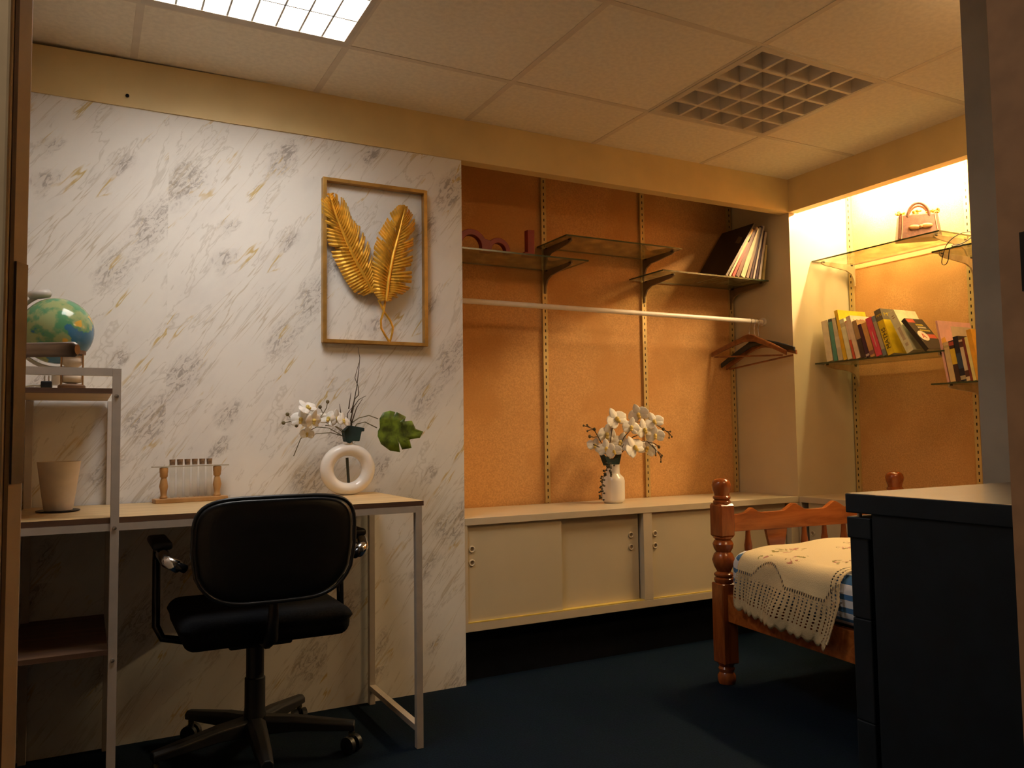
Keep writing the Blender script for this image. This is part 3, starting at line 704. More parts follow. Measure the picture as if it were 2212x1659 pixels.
# ------------------------------------------------------------------ flowers
def frame_to(nrm, roll=0):
    z = Vector(nrm).normalized(); x = Vector((0, 0, 1)).cross(z)
    x = x.normalized() if x.length > 1e-4 else Vector((1, 0, 0)); y = z.cross(x)
    m = Matrix((x, y, z)).transposed().to_4x4()
    return m @ Matrix.Rotation(roll, 4, 'Z')
def petal_fn(L, Wd, cup, M4):
    def f(u, v):
        wv = Wd*(sin(pi*min(.999, max(.04, u))**.8))**.55
        a = (v-.5)*2
        return M4 @ Vector((L*u, wv*a*.5, cup*(u*u)*L*.6 - abs(a)*wv*.12 + .25*L*u*(1-u)))
    return f
def orchid(parent, c, nrm, size, roll=0, world=True):
    fm = Matrix.Translation(Vector(c)) @ frame_to(nrm, roll)
    m = MB()
    for ang, L, Wd in ((0, .9, 1.05), (180, .9, 1.05), (90, .95, .62), (215, .85, .55), (325, .85, .55)):
        R_ = fm @ Matrix.Rotation(rad(ang), 4, 'Z')
        m.grid(petal_fn(size*L, size*Wd, .12, R_), 7, 6)
    o = m.build('flower', petal, parent, world=world, smooth='all', solid=.0012)
    l = MB(); p0 = fm @ Vector((0, 0, size*.12))
    l.sphere(p0, size*.17, 8, 6, (1, .9, 1.1)); l.sphere(fm @ Vector((0, -size*.22, size*.16)), size*.13, 8, 6)
    q = l.build('flower_centre', lipm, o, smooth='all')
    off = Vector(parent.location)
    for v in q.data.vertices: v.co -= off
    return o
cx, cz = -1.3003, .9532
def S2(p, y=.24, y0=.2):  # points measured on the plane y0 moved to the plane y along the sight lines
    k = (y+2.8623)/(y0+2.8623); return (cx+(p[0]-cx)*k, y, cz+(p[1]-cz)*k)
VY = .24
vb = S2((.834, .64)); 
va = thing('bottle_vase', 'white ribbed ceramic bottle vase on the cream cupboard', 'vase', (vb[0], VY, CT))
prof = [(.040, .0), (.049, .008), (.053, .020), (.0535, .100), (.050, .116), (.034, .131), (.0315, .140), (.0315, .172), (.034, .176), (.029, .176), (.027, .14)]
mv = MB(); mv.lathe(prof, (0, 0, .0), 40)
for v in mv.b.verts:
    if .012 < v.co.z < .112:
        a = math.atan2(v.co.y, v.co.x); k = 1+.018*sin(14*a + v.co.z*140); v.co.x *= k; v.co.y *= k
mv.build('body', whitec, va, smooth=60)
fo = thing('orchid_arrangement', 'artificial white orchids with trailing greenery in the bottle vase', 'flowers', (vb[0], VY, CT+.17))
m = MB(); 
P = [S2(p) for p in ((.776, .852), (.800, .836), (.829, .826), (.852, .836), (.870, .852), (.856, .803), (.796, .803))]
m.prism([(p[0], p[2]) for p in P], lambda a, b: Vector((a, VY-.020, b)), lambda a, b: Vector((a, VY+.020, b))); m.build('foam_block', foamm, fo, world=True)
random.seed(5)
FL = [(.86, 1.012, .050), (.802, .945, .046), (.738, .893, .036), (.800, .878, .040), (.842, .866, .034), (.880, .905, .044), (.985, 1.035, .045), (1.075, 1.000, .042), (1.015, .962, .046), (.957, .880, .050), (1.030, .876, .044), (1.080, .935, .040), (.940, .975, .040)]
for i, (x, z, s) in enumerate(FL):
    y = VY + random.uniform(-.05, .04); p = S2((x, z), y)
    orchid(fo, p, (random.uniform(-.7, .2)-.1, -1, random.uniform(-.3, .5)), s*1.28, random.uniform(-.5, .5))
st = [[(.829, .81), (.82, .90), (.84, .99), (.90, 1.0), (.93, .985)], [(.829, .81), (.76, .93), (.735, .968), (.705, .979), (.68, .985)], [(.712, .977), (.706, .981), (.699, .988)], [(.738, .968), (.716, .966), (.70, .960)], [(.755, .935), (.735, .932), (.712, .936)], [(1.145, .955), (1.160, .953), (1.17, .953)], [(1.155, .949), (1.168, .940), (1.178, .928)], [(1.160, .946), (1.163, .936), (1.162, .924)], [(1.04, .905), (1.07, .900), (1.10, .882)], [(1.06, .893), (1.08, .868), (1.08, .843)], [(1.09, .862), (1.104, .852), (1.117, .840)], [(1.105, .843), (1.110, .828), (1.109, .811)], [(.829, .81), (.90, .93), (.98, 1.0), (1.08, .99), (1.128, .965), (1.165, .945)],
      [(.829, .81), (.93, .90), (1.03, .91), (1.09, .86), (1.115, .83)], [(.829, .81), (.78, .88), (.73, .90)], [(.829, .81), (.90, .90), (.95, .93), (1.02, .95)]]
for s_ in st: MB().tube([S2(p, VY+.008) for p in s_], .0022, 6).build('stem', stemm, fo, world=True, smooth='all')
for x, z in [(.68, .985), (.699, .988), (.738, .968), (.7, .96), (.712, .936), (1.128, .965), (1.17, .953), (1.178, .928), (1.162, .924), (1.1, .882), (1.08, .843), (1.117, .84), (1.109, .811)]:
    big = (x, z) in ((1.128, .965), (.738, .968), (.712, .936), (1.1, .882))
    p = S2((x, z), VY+.006); MB().sphere(p, .0075 if big else .0045, 8, 6, (1, 1, 1.2)).build('bud', budm, fo, world=True, smooth='all')
m = MB(); random.seed(2)
for k in range(28):
    m.tube([S2((.712, .936), VY+.006), S2((.738, .968), VY+.006)], .0015, 5) if k == 0 else None
m.b.free()
m = MB(); ma = MB()
tr = [(.816, .815), (.790, .775), (.776, .735), (.772, .69), (.770, .648)]
def polyline(pts, t):
    n = len(pts)-1; i = min(n-1, int(t*n)); f_ = t*n-i
    return tuple(a+(b-a)*f_ for a, b in zip(pts[i], pts[i+1]))
for tr_, N in ((tr, 34), ([(.828, .803), (.819, .778), (.823, .753)], 12)):
    for k in range(N):
        p = Vector(S2(polyline(tr_, k/(N-.5)), VY-.052)); q = p + Vector((random.uniform(-.011, .011), random.uniform(-.008, .008), random.uniform(-.004, .006)))
        m.sphere(q, .0052, 6, 4, (1.2, .7, .8))
    ma.tube([S2(p, VY-.052) for p in tr_], .0014, 5)
bmt = ma.b; m.add(bmt.copy()); bmt.free()
m.build('trailing_leaf', M('dark_trailing_leaf', (.045, .038, .016), .7, var=.3), fo, world=True, smooth='all')

# ------------------------------------------------------------------ desk with shelf tower
DK = thing('desk', 'white metal frame desk with oak top and shelf tower at left', 'desk', (-.91, -.25, 0))
yf, yr = -.483, -.020
xl, xm, xr_ = -1.447, -1.226, -.379
h2 = .0105
m = MB().box(-1.457, -.363, -.493, -.010, .734, .749); m.build('desk_top', [deskw, edgew], DK, world=True)
o = DK.children[-1]
for p in o.data.polygons:
    if abs(p.normal.z) < .5: p.material_index = 1
def post(x, y, z0, z1, nm='leg'): return MB().box(x-h2, x+h2, y-h2, y+h2, z0, z1).build(nm, steelp, DK, world=True, bevel=.001)
fr_ = post(xr_, yf, 0, .7335); post(xr_, yr, 0, .7335)
tp = post(xm, yf-.004, 0, 1.139); post(xm, yr, 0, 1.072)
post(xl, yf-.004, 0, 1.139); post(xl, yr, 0, 1.072)
def rail(x0, x1, y0, y1, z0, z1, nm): MB().box(x0, x1, y0, y1, z0, z1).build(nm, steelp, DK, world=True)
rail(xm+h2, xr_-h2, yf-h2, yf+h2, .714, .7335, 'front_rail'); rail(xl+h2, xm-h2, yf-h2, yf+h2, .714, .7335, 'front_rail')
rail(xm+h2, xr_-h2, yr-h2, yr+h2, .714, .7335, 'rear_rail')
rail(xr_-h2, xr_+h2, yf+h2, yr-h2, .714, .7335, 'side_rail'); rail(xr_-h2, xr_+h2, yf+h2, yr-h2, .050, .068, 'foot_rail')
rail(xl+h2, xm-h2, yf-.004-h2, yf-.004+h2, 1.119, 1.139, 'tower_top_rail')
for zz, nm in ((1.073, 'tower_shelf'), (.398, 'tower_shelf')):
    o = MB().box(xl-h2, xm-h2-.0005, yf+.0075, -.012, zz, zz+.013).build(nm, [deskw if zz > 1 else edgew, edgew], DK, world=True)  # low shelf top in dark edge wood: under-desk shade put into its colour
    for p in o.data.polygons:
        if abs(p.normal.z) < .5: p.material_index = 1
    MB().box(xl+h2, xm-h2, yf-h2-.003, yf+.007, zz, zz+.013).build('shelf_edge', edgew, DK, world=True)
for zz in (1.066, .722, .383):
    for x in (xm, xl): MB().lathe([(.0055, 0), (.0045, .003), (.001, .004)], (x, yf-.004-h2, zz), 12, Matrix.Rotation(rad(90), 4, 'X')).build('bolt', screwm, DK, world=True, smooth=True)

# ------------------------------------------------------------------ things on the desk and tower
SH = 1.0862
gl = thing('globe', 'small world globe on a pale stand on the desk tower', 'globe', (-1.372, -.25, SH))
gc = Vector((0, 0, .174)); Rg = .0935
g0 = MB().sphere((0, 0, 0), Rg, 40, 24).build('ball', globem, gl, smooth='all'); g0.location = gc; g0.rotation_euler = (0, rad(-24), .6)
vd = Vector((.03, .999, 0)); 
m = MB(); m.tube([gc + Vector((.106*cos(rad(a)), 0, .106*sin(rad(a)))) for a in range(112, 296, 8)], .0055, 10); m.build('meridian_arc', greyp, gl, smooth=True)
m = MB(); pz = gc + Vector((-.045, -.003, .101)); m.lathe([(.001, -.012), (.026, -.010), (.031, 0), (.026, .010), (.001, .013)], pz, 20, Matrix.Rotation(rad(-10), 4, 'Y'), sx=1, sy=.8); m.build('axis_cap', greyp, gl, smooth='all')
m = MB(); m.lathe([(.062, 0), (.062, .008), (.050, .016), (.020, .022), (.013, .034), (.012, .072), (.001, .073)], (0, .02, 0), 28); m.build('stand', whitec, gl, smooth=True)
hg = thing('sand_timer', 'small sand timer with bronze rods and dark base below the door lever', 'sand timer', (-1.332, -.405, SH))
MB().lathe([(.030, 0), (.033, .004), (.033, .010), (.028, .014)], (0, 0, 0), 24).build('base', edgew, hg, smooth=True)
MB().lathe([(.033, .094), (.033, .104)], (0, 0, 0), 24).build('cap', edgew, hg, smooth=True)
MB().lathe([(.004, .014), (.026, .020), (.028, .038), (.014, .051), (.004, .055), (.014, .059), (.028, .072), (.026, .090), (.004, .094)], (0, 0, 0), 24).build('glass_bulb', potm, hg, smooth='all', label='cream frosted glass bulbs')
for a in (215, 330, 90): MB().tube([(.030*cos(rad(a)), .030*sin(rad(a)), .010), (.030*cos(rad(a)), .030*sin(rad(a)), .096)], .0022, 8).build('rod', bronze, hg, smooth=True)
pl = thing('power_plug', 'black power plug with a thin cable on the tower shelf', 'plug', (-1.389, -.44, SH))
MB().rbox(-.013, .013, -.010, .010, 0, .020, .004).build('plug_body', blackpl, pl)
for xx in (-.0045, .005): MB().tube([(xx, 0, .020), (xx, 0, .034)], .002, 6).build('pin', screwm, pl)
MB().tube([(-.013, 0, .008), (-.03, .004, .009), (-.06, .01, .004)], .0028, 8).build('cable', greyp, pl, smooth=True)
pt = thing('plant_pot', 'cream tapered pot with a dark saucer on the desk inside the tower', 'pot', (-1.362, -.20, .749))
MB().lathe([(.036, .004), (.038, .010), (.0555, .140), (.0565, .142), (.0545, .142), (.040, .06), (.034, .02), (.001, .018)], (0, 0, 0), 32).build('pot_body', potm, pt, smooth=True)
MB().lathe([(.046, 0), (.056, .003), (.056, .005), (.044, .003), (.001, .003)], (0, -.01, 0), 28).build('saucer', pocket, pt, smooth=True, label='dark saucer')
rk = thing('test_tube_rack', 'wooden test tube rack with two turned posts on the desk', 'rack', (-.993, -.058, .749), rad(9))
MB().box(-.112, .112, -.024, .024, 0, .014).build('base', rackw, rk, bevel=.002)
for sx in (-1, 1):
    MB().lathe([(.011, .014), (.012, .018), (.009, .024), (.010, .036), (.0135, .052), (.010, .072), (.008, .078), (.012, .084), (.012, .094), (.013, .096), (.013, .110), (.009, .112)], (sx*.083, 0, 0), 18).build('post', rackw, rk, smooth=True)
MB().box(-.118, .118, -.012, .012, .1125, .1155).build('holder_plate', M('acrylic_edge', (.42, .36, .27), .3), rk)
for i in range(6):
    x = -.0575+i*.023
    t = thing('test_tube', 'clear glass test tube with cork in the wooden rack, %s from the left' % ('first', 'second', 'third', 'fourth', 'fifth', 'sixth')[i], 'test tube', (-.993+x*cos(rad(9)), -.058+x*sin(rad(9)), .7635), 0, 'test tubes in the rack')
    MB().lathe([(.001, .0), (.006, .002), (.0085, .009), (.0085, .110), (.0095, .1105)], (0, 0, 0), 16).build('tube_body', tubeg, t, smooth=True)
    MB().lathe([(.0078, .104), (.009, .122), (.001, .122)], (0, 0, 0), 12).build('cork', corkm, t, smooth=True)
# ring vase
RV = Vector((-.489, -.10, .749))
rv = thing('ring_vase', 'white ring shaped ceramic vase on the right end of the desk', 'vase', RV)
k = (-.10+2.8623)/(-.11+2.8623)
m = MB(); Rm_, rr = .0735, .0245
for i in range(48):
    a = 2*pi*i/48
t_b = bmesh.new(); rings = []
for i in range(48):
    a = 2*pi*i/48; ring = []
    for j in range(16):
        b_ = 2*pi*j/16; rr_ = Rm_ + .0235*cos(b_)
        ring.append(t_b.verts.new((rr_*cos(a), .026*sin(b_), .0885 + rr_*sin(a)*.93)))
    rings.append(ring)
for i in range(48):
    for j in range(16): t_b.faces.new([rings[i][j], rings[(i+1) % 48][j], rings[(i+1) % 48][(j+1) % 16], rings[i][(j+1) % 16]])
for v in t_b.verts: v.co.z = max(v.co.z, .0006)
m.add(t_b); m.lathe([(.019, .174), (.017, .184), (.014, .184), (.012, .176)], (0, 0, 0), 20)
m.build('body', whitec, rv, smooth='all')
FA = thing('flower_arrangement', 'artificial orchid, twigs and monstera leaf in the ring vase', 'flowers', (-.489, -.10, .93))
def PA(p, y=-.10): return Vector(S2(p, y, -.11))
MB().tube([PA((-.494, .878)), PA((-.488, .783))], .0052, 8).build('stem_rod', M('dark_olive_rod', (.03, .03, .015), .6), FA, world=True)
P = [(-.509, .97), (-.488, .989), (-.437, .980), (-.438, .968), (-.447, .968), (-.455, .934), (-.478, .936), (-.490, .926), (-.503, .935)]
m = MB(); m.prism([(PA(p).x, PA(p).z) for p in P], lambda a, b: Vector((a, -.12, b)), lambda a, b: Vector((a, -.08, b))); m.build('foam_block', foamm, FA, world=True, bevel=.002)
# monstera leaf, gently curved
lf = [(-.386, .98), (-.388, 1.012), (-.375, 1.033), (-.349, 1.04), (-.33, 1.035), (-.337, 1.018), (-.324, 1.035), (-.289, 1.018), (-.312, 1.000), (-.266, 1.004), (-.25, .975), (-.22, .965), (-.235, .942), (-.266, .939), (-.297, .931), (-.268, .907), (-.304, .902), (-.317, .931), (-.312, .893), (-.349, .899), (-.383, .923), (-.395, .951), (-.393, .969)]
c0 = (-.385, .975)
m = MB()
def lfp(p):
    q = PA(p); u = (p[0]-c0[0]); v = (p[1]-c0[1]) + u*.08
    return q + Vector((0, -.03 - .18*abs(v) + 1.6*v*v + .05*u, 0))
cl = [(c0[0]+i*.165/8, c0[1]-i*.012/8) for i in range(9)]
def dens(pts):
    out = []
    for a, b in zip(pts, pts[1:]):
        for i in range(4): out.append((a[0]+(b[0]-a[0])*i/4, a[1]+(b[1]-a[1])*i/4))
    return out+[pts[-1]]
for half in (lf[:12], lf[11:]+[lf[0]]):
    pts = dens(half)
    mid = [min(cl, key=lambda c: abs(c[0]-max(c0[0], min(-.22, p[0]-.012)))) for p in pts]
    A_ = [m.b.verts.new(lfp(p)) for p in pts]; H_ = [m.b.verts.new(lfp(((p[0]+q[0])/2, (p[1]+q[1])/2))) for p, q in zip(pts, mid)]; C_ = [m.b.verts.new(lfp(q)) for q in mid]
    for i in range(len(pts)-1):
        m._f([A_[i], A_[i+1], H_[i+1], H_[i]]); m._f([H_[i], H_[i+1], C_[i+1], C_[i]])
m.build('monstera_leaf', leafm, FA, world=True, smooth='all', solid=.0012, label='green monstera leaf')
m = MB(); m.tube([PA(p, -.10) for p in [(-.477, .985), (-.477, .998), (-.452, 1.015), (-.415, 1.024), (-.382, 1.012)]], .0018, 6); m.build('leaf_stem', stemg, FA, world=True, smooth='all'); m = MB(); m.tube([PA(p, -.11) for p in [(-.465, .985), (-.459, .994), (-.43, 1.001), (-.386, .98)]], .0018, 6); m.build('leaf_stem', stemg, FA, world=True, smooth='all')
m = MB()
for b_ in [[(-.48, .98), (-.48, 1.005), (-.47, 1.068), (-.459, 1.124), (-.451, 1.191), (-.448, 1.227), (-.455, 1.266)], [(-.482, 1.005), (-.47, 1.054), (-.452, 1.079), (-.426, 1.093)], [(-.48, 1.033), (-.466, 1.082), (-.452, 1.096), (-.455, 1.128), (-.466, 1.156), (-.451, 1.209)], [(-.488, 1.047), (-.48, 1.103)], [(-.477, 1.0), (-.46, 1.05), (-.438, 1.083)], [(-.49, .98), (-.493, 1.03), (-.478, 1.05)], [(-.515, 1.02), (-.520, 1.064)]]:
    n = len(b_); MB().tube([PA(p, -.105) for p in b_], [.0022-.0013*i/(n-1) for i in range(n)], 6).build('twig', stemm, FA, world=True, smooth='all')
random.seed(9)
for x, z, s, nr in [(-.652, 1.010, .036, (-.5, -1, .1)), (-.632, 1.050, .034, (.2, -.7, .7)), (-.612, 1.008, .034, (.6, -.9, -.3)), (-.560, 1.010, .036, (0, -.8, .6)), (-.530, 1.014, .030, (.5, -1, 0)), (-.508, 1.006, .026, (.4, -.8, .3)), (-.632, .962, .024, (-.3, -1, -.2))]:
    orchid(FA, PA((x, z), -.115+random.uniform(-.02, .015)), nr, s*1.2, random.uniform(-.6, .6))
for x, z in [(-.711, .999), (-.698, 1.028), (-.668, .99), (-.588, 1.053), (-.562, 1.071)]:
    MB().sphere(PA((x, z), -.11), .0065, 8, 6).build('bud', budm, FA, world=True, smooth='all')
m = MB()
for b_ in [[(-.495, .945), (-.558, .981), (-.6, .985), (-.627, .971), (-.654, .945), (-.677, .888)], [(-.495, .955), (-.54, .99), (-.60, 1.01), (-.66, 1.01), (-.711, .999)], [(-.66, 1.01), (-.685, 1.012), (-.698, 1.028)], [(-.60, 1.0), (-.578, 1.03), (-.588, 1.053)], [(-.578, 1.03), (-.566, 1.05), (-.562, 1.071)], [(-.495, .965), (-.53, .985), (-.57, .99)], [(-.5, .95), (-.55, .965), (-.60, .962), (-.64, .95)]]:
    MB().tube([PA(p, -.104) for p in b_], .0015, 6).build('orchid_stem', stemg, FA, world=True, smooth='all')

# ------------------------------------------------------------------ gold feather wall art
AR = thing('wall_art', 'gold framed metal wall art of two gold feathers', 'wall art', (-.357, -.02, 1.286))
fx0, fx1, fz0, fz1 = -.557, -.157, 1.286, 1.884
m = MB(); b2 = .0085
for a in ((fx0, fx0+b2*1.6, fz0, fz1), (fx1-b2*1.6, fx1, fz0, fz1)): m.box(a[0], a[1], -.030, -.004, a[2], a[3])
for a in ((fx0, fx1, fz0, fz0+b2*1.5), (fx0, fx1, fz1-b2*1.5, fz1)): m.box(a[0]+b2*1.6, a[1]-b2*1.6, -.030, -.004, a[2], a[3])
m.build('frame', goldf, AR, world=True, bevel=.001)
def feather(rib, left, right, seed, y0):
    random.seed(seed)
    m = MB(); N = 36
    for side, out in ((-1, left), (1, right)):
        for k in range(N):
            t0, t1 = k/N, (k+1)/N; tm = (t0+t1)/2
            dr = random.uniform(.96, 1.02)
            if random.random() < .13: dr = .72
            lift = .07
            def pt(t, s):   # s 0 rib .. 1 outline
                r = Vector(polyline(rib, t)); o = Vector(polyline(out, max(0, min(1, t-lift*(1-t)*s))))
                p = r + (o-r)*s*dr
                return p
            cols = []
            ns = 5
            for i in range(ns+1):
                s_ = i/ns; sh = .0035 + .020*s_**1.5 - .012*s_
                g = .5*(1-.22*s_**3)
                a, b_, c_ = pt(tm-(tm-t0)*2*g, s_), pt(tm, s_), pt(tm+(t1-tm)*2*g, s_)
                yb = y0 - .004 - .016*sin(pi*min(1, s_*1.0)) + sh*.4
                cols.append([Vector((a.x, yb+.0022, a.y)), Vector((b_.x, yb-.0022, b_.y)), Vector((c_.x, yb+.0022, c_.y))])
            vv = [[m.b.verts.new(p) for p in c_] for c_ in cols]
            tipv = m.b.verts.new((cols[-1][1] + (cols[-1][1]-cols[-2][1])*.10))
            for i in range(ns):
                for j in range(2): m._f([vv[i][j], vv[i][j+1], vv[i+1][j+1], vv[i+1][j]])
            m._f([vv[-1][0], vv[-1][1], tipv]); m._f([vv[-1][1], vv[-1][2], tipv])
    f = m.build('feather', gold, AR, world=True, solid=.0008, keep=True)
    m = MB(); n = 14
    m.tube([(polyline(rib, i/n)[0], y0-.009, polyline(rib, i/n)[1]) for i in range(n+1)], [.003+.003*min(1, i/n*2) for i in range(n+1)], 8)
    q = m.build('quill', gold, f, smooth=True)
    for v in q.data.vertices: v.co -= Vector(AR.location)
LR = [(-.535, 1.823), (-.512, 1.747), (-.481, 1.675), (-.445, 1.599), (-.406, 1.531), (-.375, 1.475)]
LL = [(-.545, 1.822), (-.562, 1.800), (-.559, 1.737), (-.547, 1.676), (-.528, 1.616), (-.499, 1.557), (-.47, 1.509), (-.440, 1.472), (-.405, 1.462)]
LRt = [(-.515, 1.829), (-.500, 1.826), (-.474, 1.81), (-.449, 1.742), (-.423, 1.719), (-.393, 1.676), (-.376, 1.627), (-.366, 1.559), (-.355, 1.500)]
RR = [(-.251, 1.808), (-.274, 1.714), (-.301, 1.616), (-.319, 1.521), (-.328, 1.444)]
RL = [(-.262, 1.814), (-.278, 1.811), (-.309, 1.779), (-.336, 1.729), (-.354, 1.693), (-.367, 1.653), (-.38, 1.58), (-.387, 1.533), (-.374, 1.475), (-.346, 1.443)]
RRt = [(-.240, 1.806), (-.228, 1.797), (-.208, 1.765), (-.215, 1.681), (-.220, 1.641), (-.225, 1.58), (-.222, 1.510), (-.260, 1.475), (-.311, 1.445)]
feather(LR, LL, LRt, 3, -.024)
feather(RR, RL, RRt, 8, -.036)
m = MB(); m.tube([(x, -.036+.010*i/5, z) for i, (x, z) in enumerate([(-.328, 1.452), (-.333, 1.409), (-.344, 1.375), (-.342, 1.346), (-.329, 1.325), (-.309, 1.296)])], .0042, 8)
m.build('stem_loop', gold, AR, world=True, smooth=True); m = MB()
m.tube([(x, -.030+.006*i/5, z) for i, (x, z) in enumerate([(-.352, 1.450), (-.329, 1.406), (-.307, 1.377), (-.296, 1.352), (-.298, 1.331), (-.307, 1.296)])], .0042, 8)
m.build('stem_loop', gold, AR, world=True, smooth=True)

# ------------------------------------------------------------------ office chair
CH = thing('office_chair', 'black office chair seen from behind at the desk', 'chair', (-.835, -.31, 0))
hx, hy = -.835, -.31
seat = MB(); seat.rbox(-.238, .238, -.225, .225, 0, .085, .038, 5)
for v in seat.b.verts:
    a = (v.co.x/.238); v.co.z -= .012*a*a
    if v.co.z < .04: v.co.x *= .96; v.co.y *= .96
seat.build('seat', blackfab, CH, smooth='all').location = (.004, -.01, .386)
# backrest: rounded panel, narrower at the bottom, wrapped around the sitter
def back_mesh(off, grow, thick):
    m = MB(); N = 44; rings = []
    out = []
    for i in range(N):
        a = 2*pi*i/N; c_, s_ = cos(a), sin(a)
        px = math.copysign(abs(c_)**.42, c_); pz = math.copysign(abs(s_)**.42, s_)
        out.append((px, pz))
    def P(px, pz, y):
        w_ = (.212+grow) * (1.0 if pz > -.15 else 1 - .22*((-.15-pz)/.85)**1.6)
        x = px*w_; z = .652 + pz*(.139+grow)
        return Vector((x, -.285 + .16*x*x*3.2*.5 + y - (z-.65)*.10, z))
    levels = [(1.0, 0), (1.0, thick*.5)] 
    prof = [(0.0, -thick*.5), (.45, -thick*.5), (.80, -thick*.47), (.95, -thick*.33), (1.0, -.1*thick), (1.0, .1*thick), (.95, thick*.33), (.8, thick*.47), (.45, thick*.5), (0, thick*.5)]
    for s_, y in prof: rings.append([m.b.verts.new(P(px*s_, pz*s_, y+off)) for px, pz in out])
    for A_, B_ in zip(rings, rings[1:]):
        for k in range(N): m._f([A_[k], A_[(k+1) % N], B_[(k+1) % N], B_[k]])
    return m
back_mesh(-.012, 0, .042).build('back_shell', blackpl, CH, smooth='all')
back_mesh(.025, -.006, .05).build('backrest', blackfab, CH, smooth='all')
def rim_pts():
    pts = []
    for i in range(44):
        a = 2*pi*i/44; px = math.copysign(abs(cos(a))**.42, cos(a)); pz = math.copysign(abs(sin(a))**.42, sin(a))
        w_ = .214 * (1.0 if pz > -.15 else 1 - .22*((-.15-pz)/.85)**1.6); x = px*w_; z = .652+pz*.141
        pts.append((x, -.285+.256*x*x-.030-(z-.65)*.10, z))
    return pts
MB().tube(rim_pts(), .0055, 8, closed=True).build('edge_piping', piping, CH, smooth='all', label='shiny black piping')
m = MB(); m.tube([(0, -.02, .372), (0, -.18, .376), (0, -.240, .40), (0, -.262, .47), (0, -.268, .58)], [.018, .018, .018, .014, .010], 10); m.build('back_support', blackpl, CH, smooth='all')
for s_ in (-1, 1):
    x = s_*.272
    m = MB(); m.tube([(s_*.10, .02, .362), (s_*.20, .03, .362), (s_*.255, .035, .375), (x, .04, .41), (x, .045, .50), (x, .05, .600), (x, .035, .632), (x, .0, .640), (x, -.11, .642), (x, -.175, .640), (x-s_*.006, -.215, .628), (x-s_*.045, -.262, .612)], .0115, 10)
    m.build('arm_tube', M('black_chrome', (.05, .05, .055), .18, .9), CH, smooth='all')
    m = MB(); m.rbox(x-.026, x+.026, -.155, .055, .650, .672, .009, 3); m.build('arm_pad', blackpl, CH, smooth=True)
    m = MB(); m.tube([(x+s_*.001, -.150, .641), (x, -.19, .640), (x-s_*.006, -.218, .628), (x-s_*.03, -.248, .617)], .0165, 12); m.build('arm_ferrule', chrome, CH, smooth='all', label='chrome arm end')
MB().lathe([(.034, .075), (.036, .10), (.030, .15), (.030, .235), (.026, .238), (.026, .33), (.05, .345), (.05, .365)], (0, 0, 0), 22).build('gas_column', blackpl, CH, smooth=True)
MB().rbox(-.09, .09, -.10, .10, .345, .374, .008).build('tilt_mechanism', blackpl, CH)
for k in range(5):
    a = rad(-22+72*k); c_, s_ = cos(a), sin(a)
    rot = Matrix.Rotation(a, 4, 'Z')
    m = MB(); sec = [(.03, .118, .028, .045), (.12, .112, .025, .034), (.22, .098, .022, .026), (.295, .088, .017, .020)]
    rg = [[m.b.verts.new(rot @ Vector((d, sx*w_, z-sz*hh))) for sx, sz in ((-1, 1), (-1, 0), (1, 0), (1, 1))] + [m.b.verts.new(rot @ Vector((d, 0, z+.008)))] for d, z, w_, hh in sec]
    order = [0, 1, 4, 2, 3]
    for d, z, w_, hh in ():
        pass
    m.b.free(); m = MB(); rg = []
    for d, z, w_, hh in sec: rg.append([m.b.verts.new(rot @ Vector((d, yy*w_, z+zz))) for yy, zz in ((-1, -hh), (-1, -.004), (-.5, .006), (.5, .006), (1, -.004), (1, -hh))])
    for A_, B_ in zip(rg, rg[1:]):
        for q in range(6): m._f([A_[q], A_[(q+1) % 6], B_[(q+1) % 6], B_[q]])
    m._f(rg[0]); m._f(rg[-1])
    lg = m.build('base_leg', blackpl, CH, bevel=.003)
    p = Vector((.285*c_, .285*s_, 0)); sd = Vector((-s_, c_, 0)); tw = random.uniform(-.8, .8); sd = Matrix.Rotation(tw, 3, 'Z') @ sd
    cb = MB(); cb.tube([p + Vector((0, 0, .012)), p + Vector((0, 0, .05)), p + Vector((0, 0, .074))], [.0065, .009, .008], 10)
    w_ = cb.build('caster', blackpl, CH, smooth=True)
    for sg in (-1, 1):
        wh = MB(); wh.tube([p + sd*sg*.0072 + Vector((0, 0, .0255)), p + sd*sg*.022 + Vector((0, 0, .0255))], .025, 18); wh.build('wheel', blackpl, w_, smooth=True)
    MB().tube([p+Vector((0, 0, .0525)), p+Vector((0, 0, .062))], .0095, 12).build('collar', M('brass_cap', (.6, .45, .2), .25, 1), w_, label='brass caster collar')

# ------------------------------------------------------------------ bed
BA = rad(-5.6)
BD = thing('bed', 'honey pine bed with turned corner posts, headboard towards the corner', 'bed', (.870, -.470, 0), BA)
BW = .892      # distance between post centres
post_prof = [(.030, 0), (.034, .012), (.034, .030), (.026, .042), (.031, .056), (.026, .064), (.034, .078)]
bul = [(.030, .372), (.0375, .384), (.0375, .392), (.031, .398), (.037, .404), (.037, .410), (.026, .418), (.037, .440), (.043, .462), (.036, .484), (.028, .492), (.036, .506), (.0395, .522), (.034, .534), (.029, .538), (.036, .545), (.036, .551)]
fin = [(.030, .672), (.0335, .678), (.0335, .684), (.028, .689), (.0335, .695), (.0335, .701), (.0275, .706), (.029, .714), (.0345, .730), (.0368, .745), (.0345, .757), (.027, .766), (.014, .771), (.001, .772)]
def bed_post(x, y, top):
    m = MB()
    m.lathe(post_prof, (x, y, 0), 24)
    m.rbox(x-.0345, x+.0345, y-.0345, y+.0345, .076, .376, .004, 1)
    if top:
        m.lathe(bul, (x, y, 0), 28); m.rbox(x-.0355, x+.0355, y-.0355, y+.0355, .548, .676, .008, 1); m.lathe(fin, (x, y, 0), 28)
    return m.build('post', pinex, BD, smooth=35)
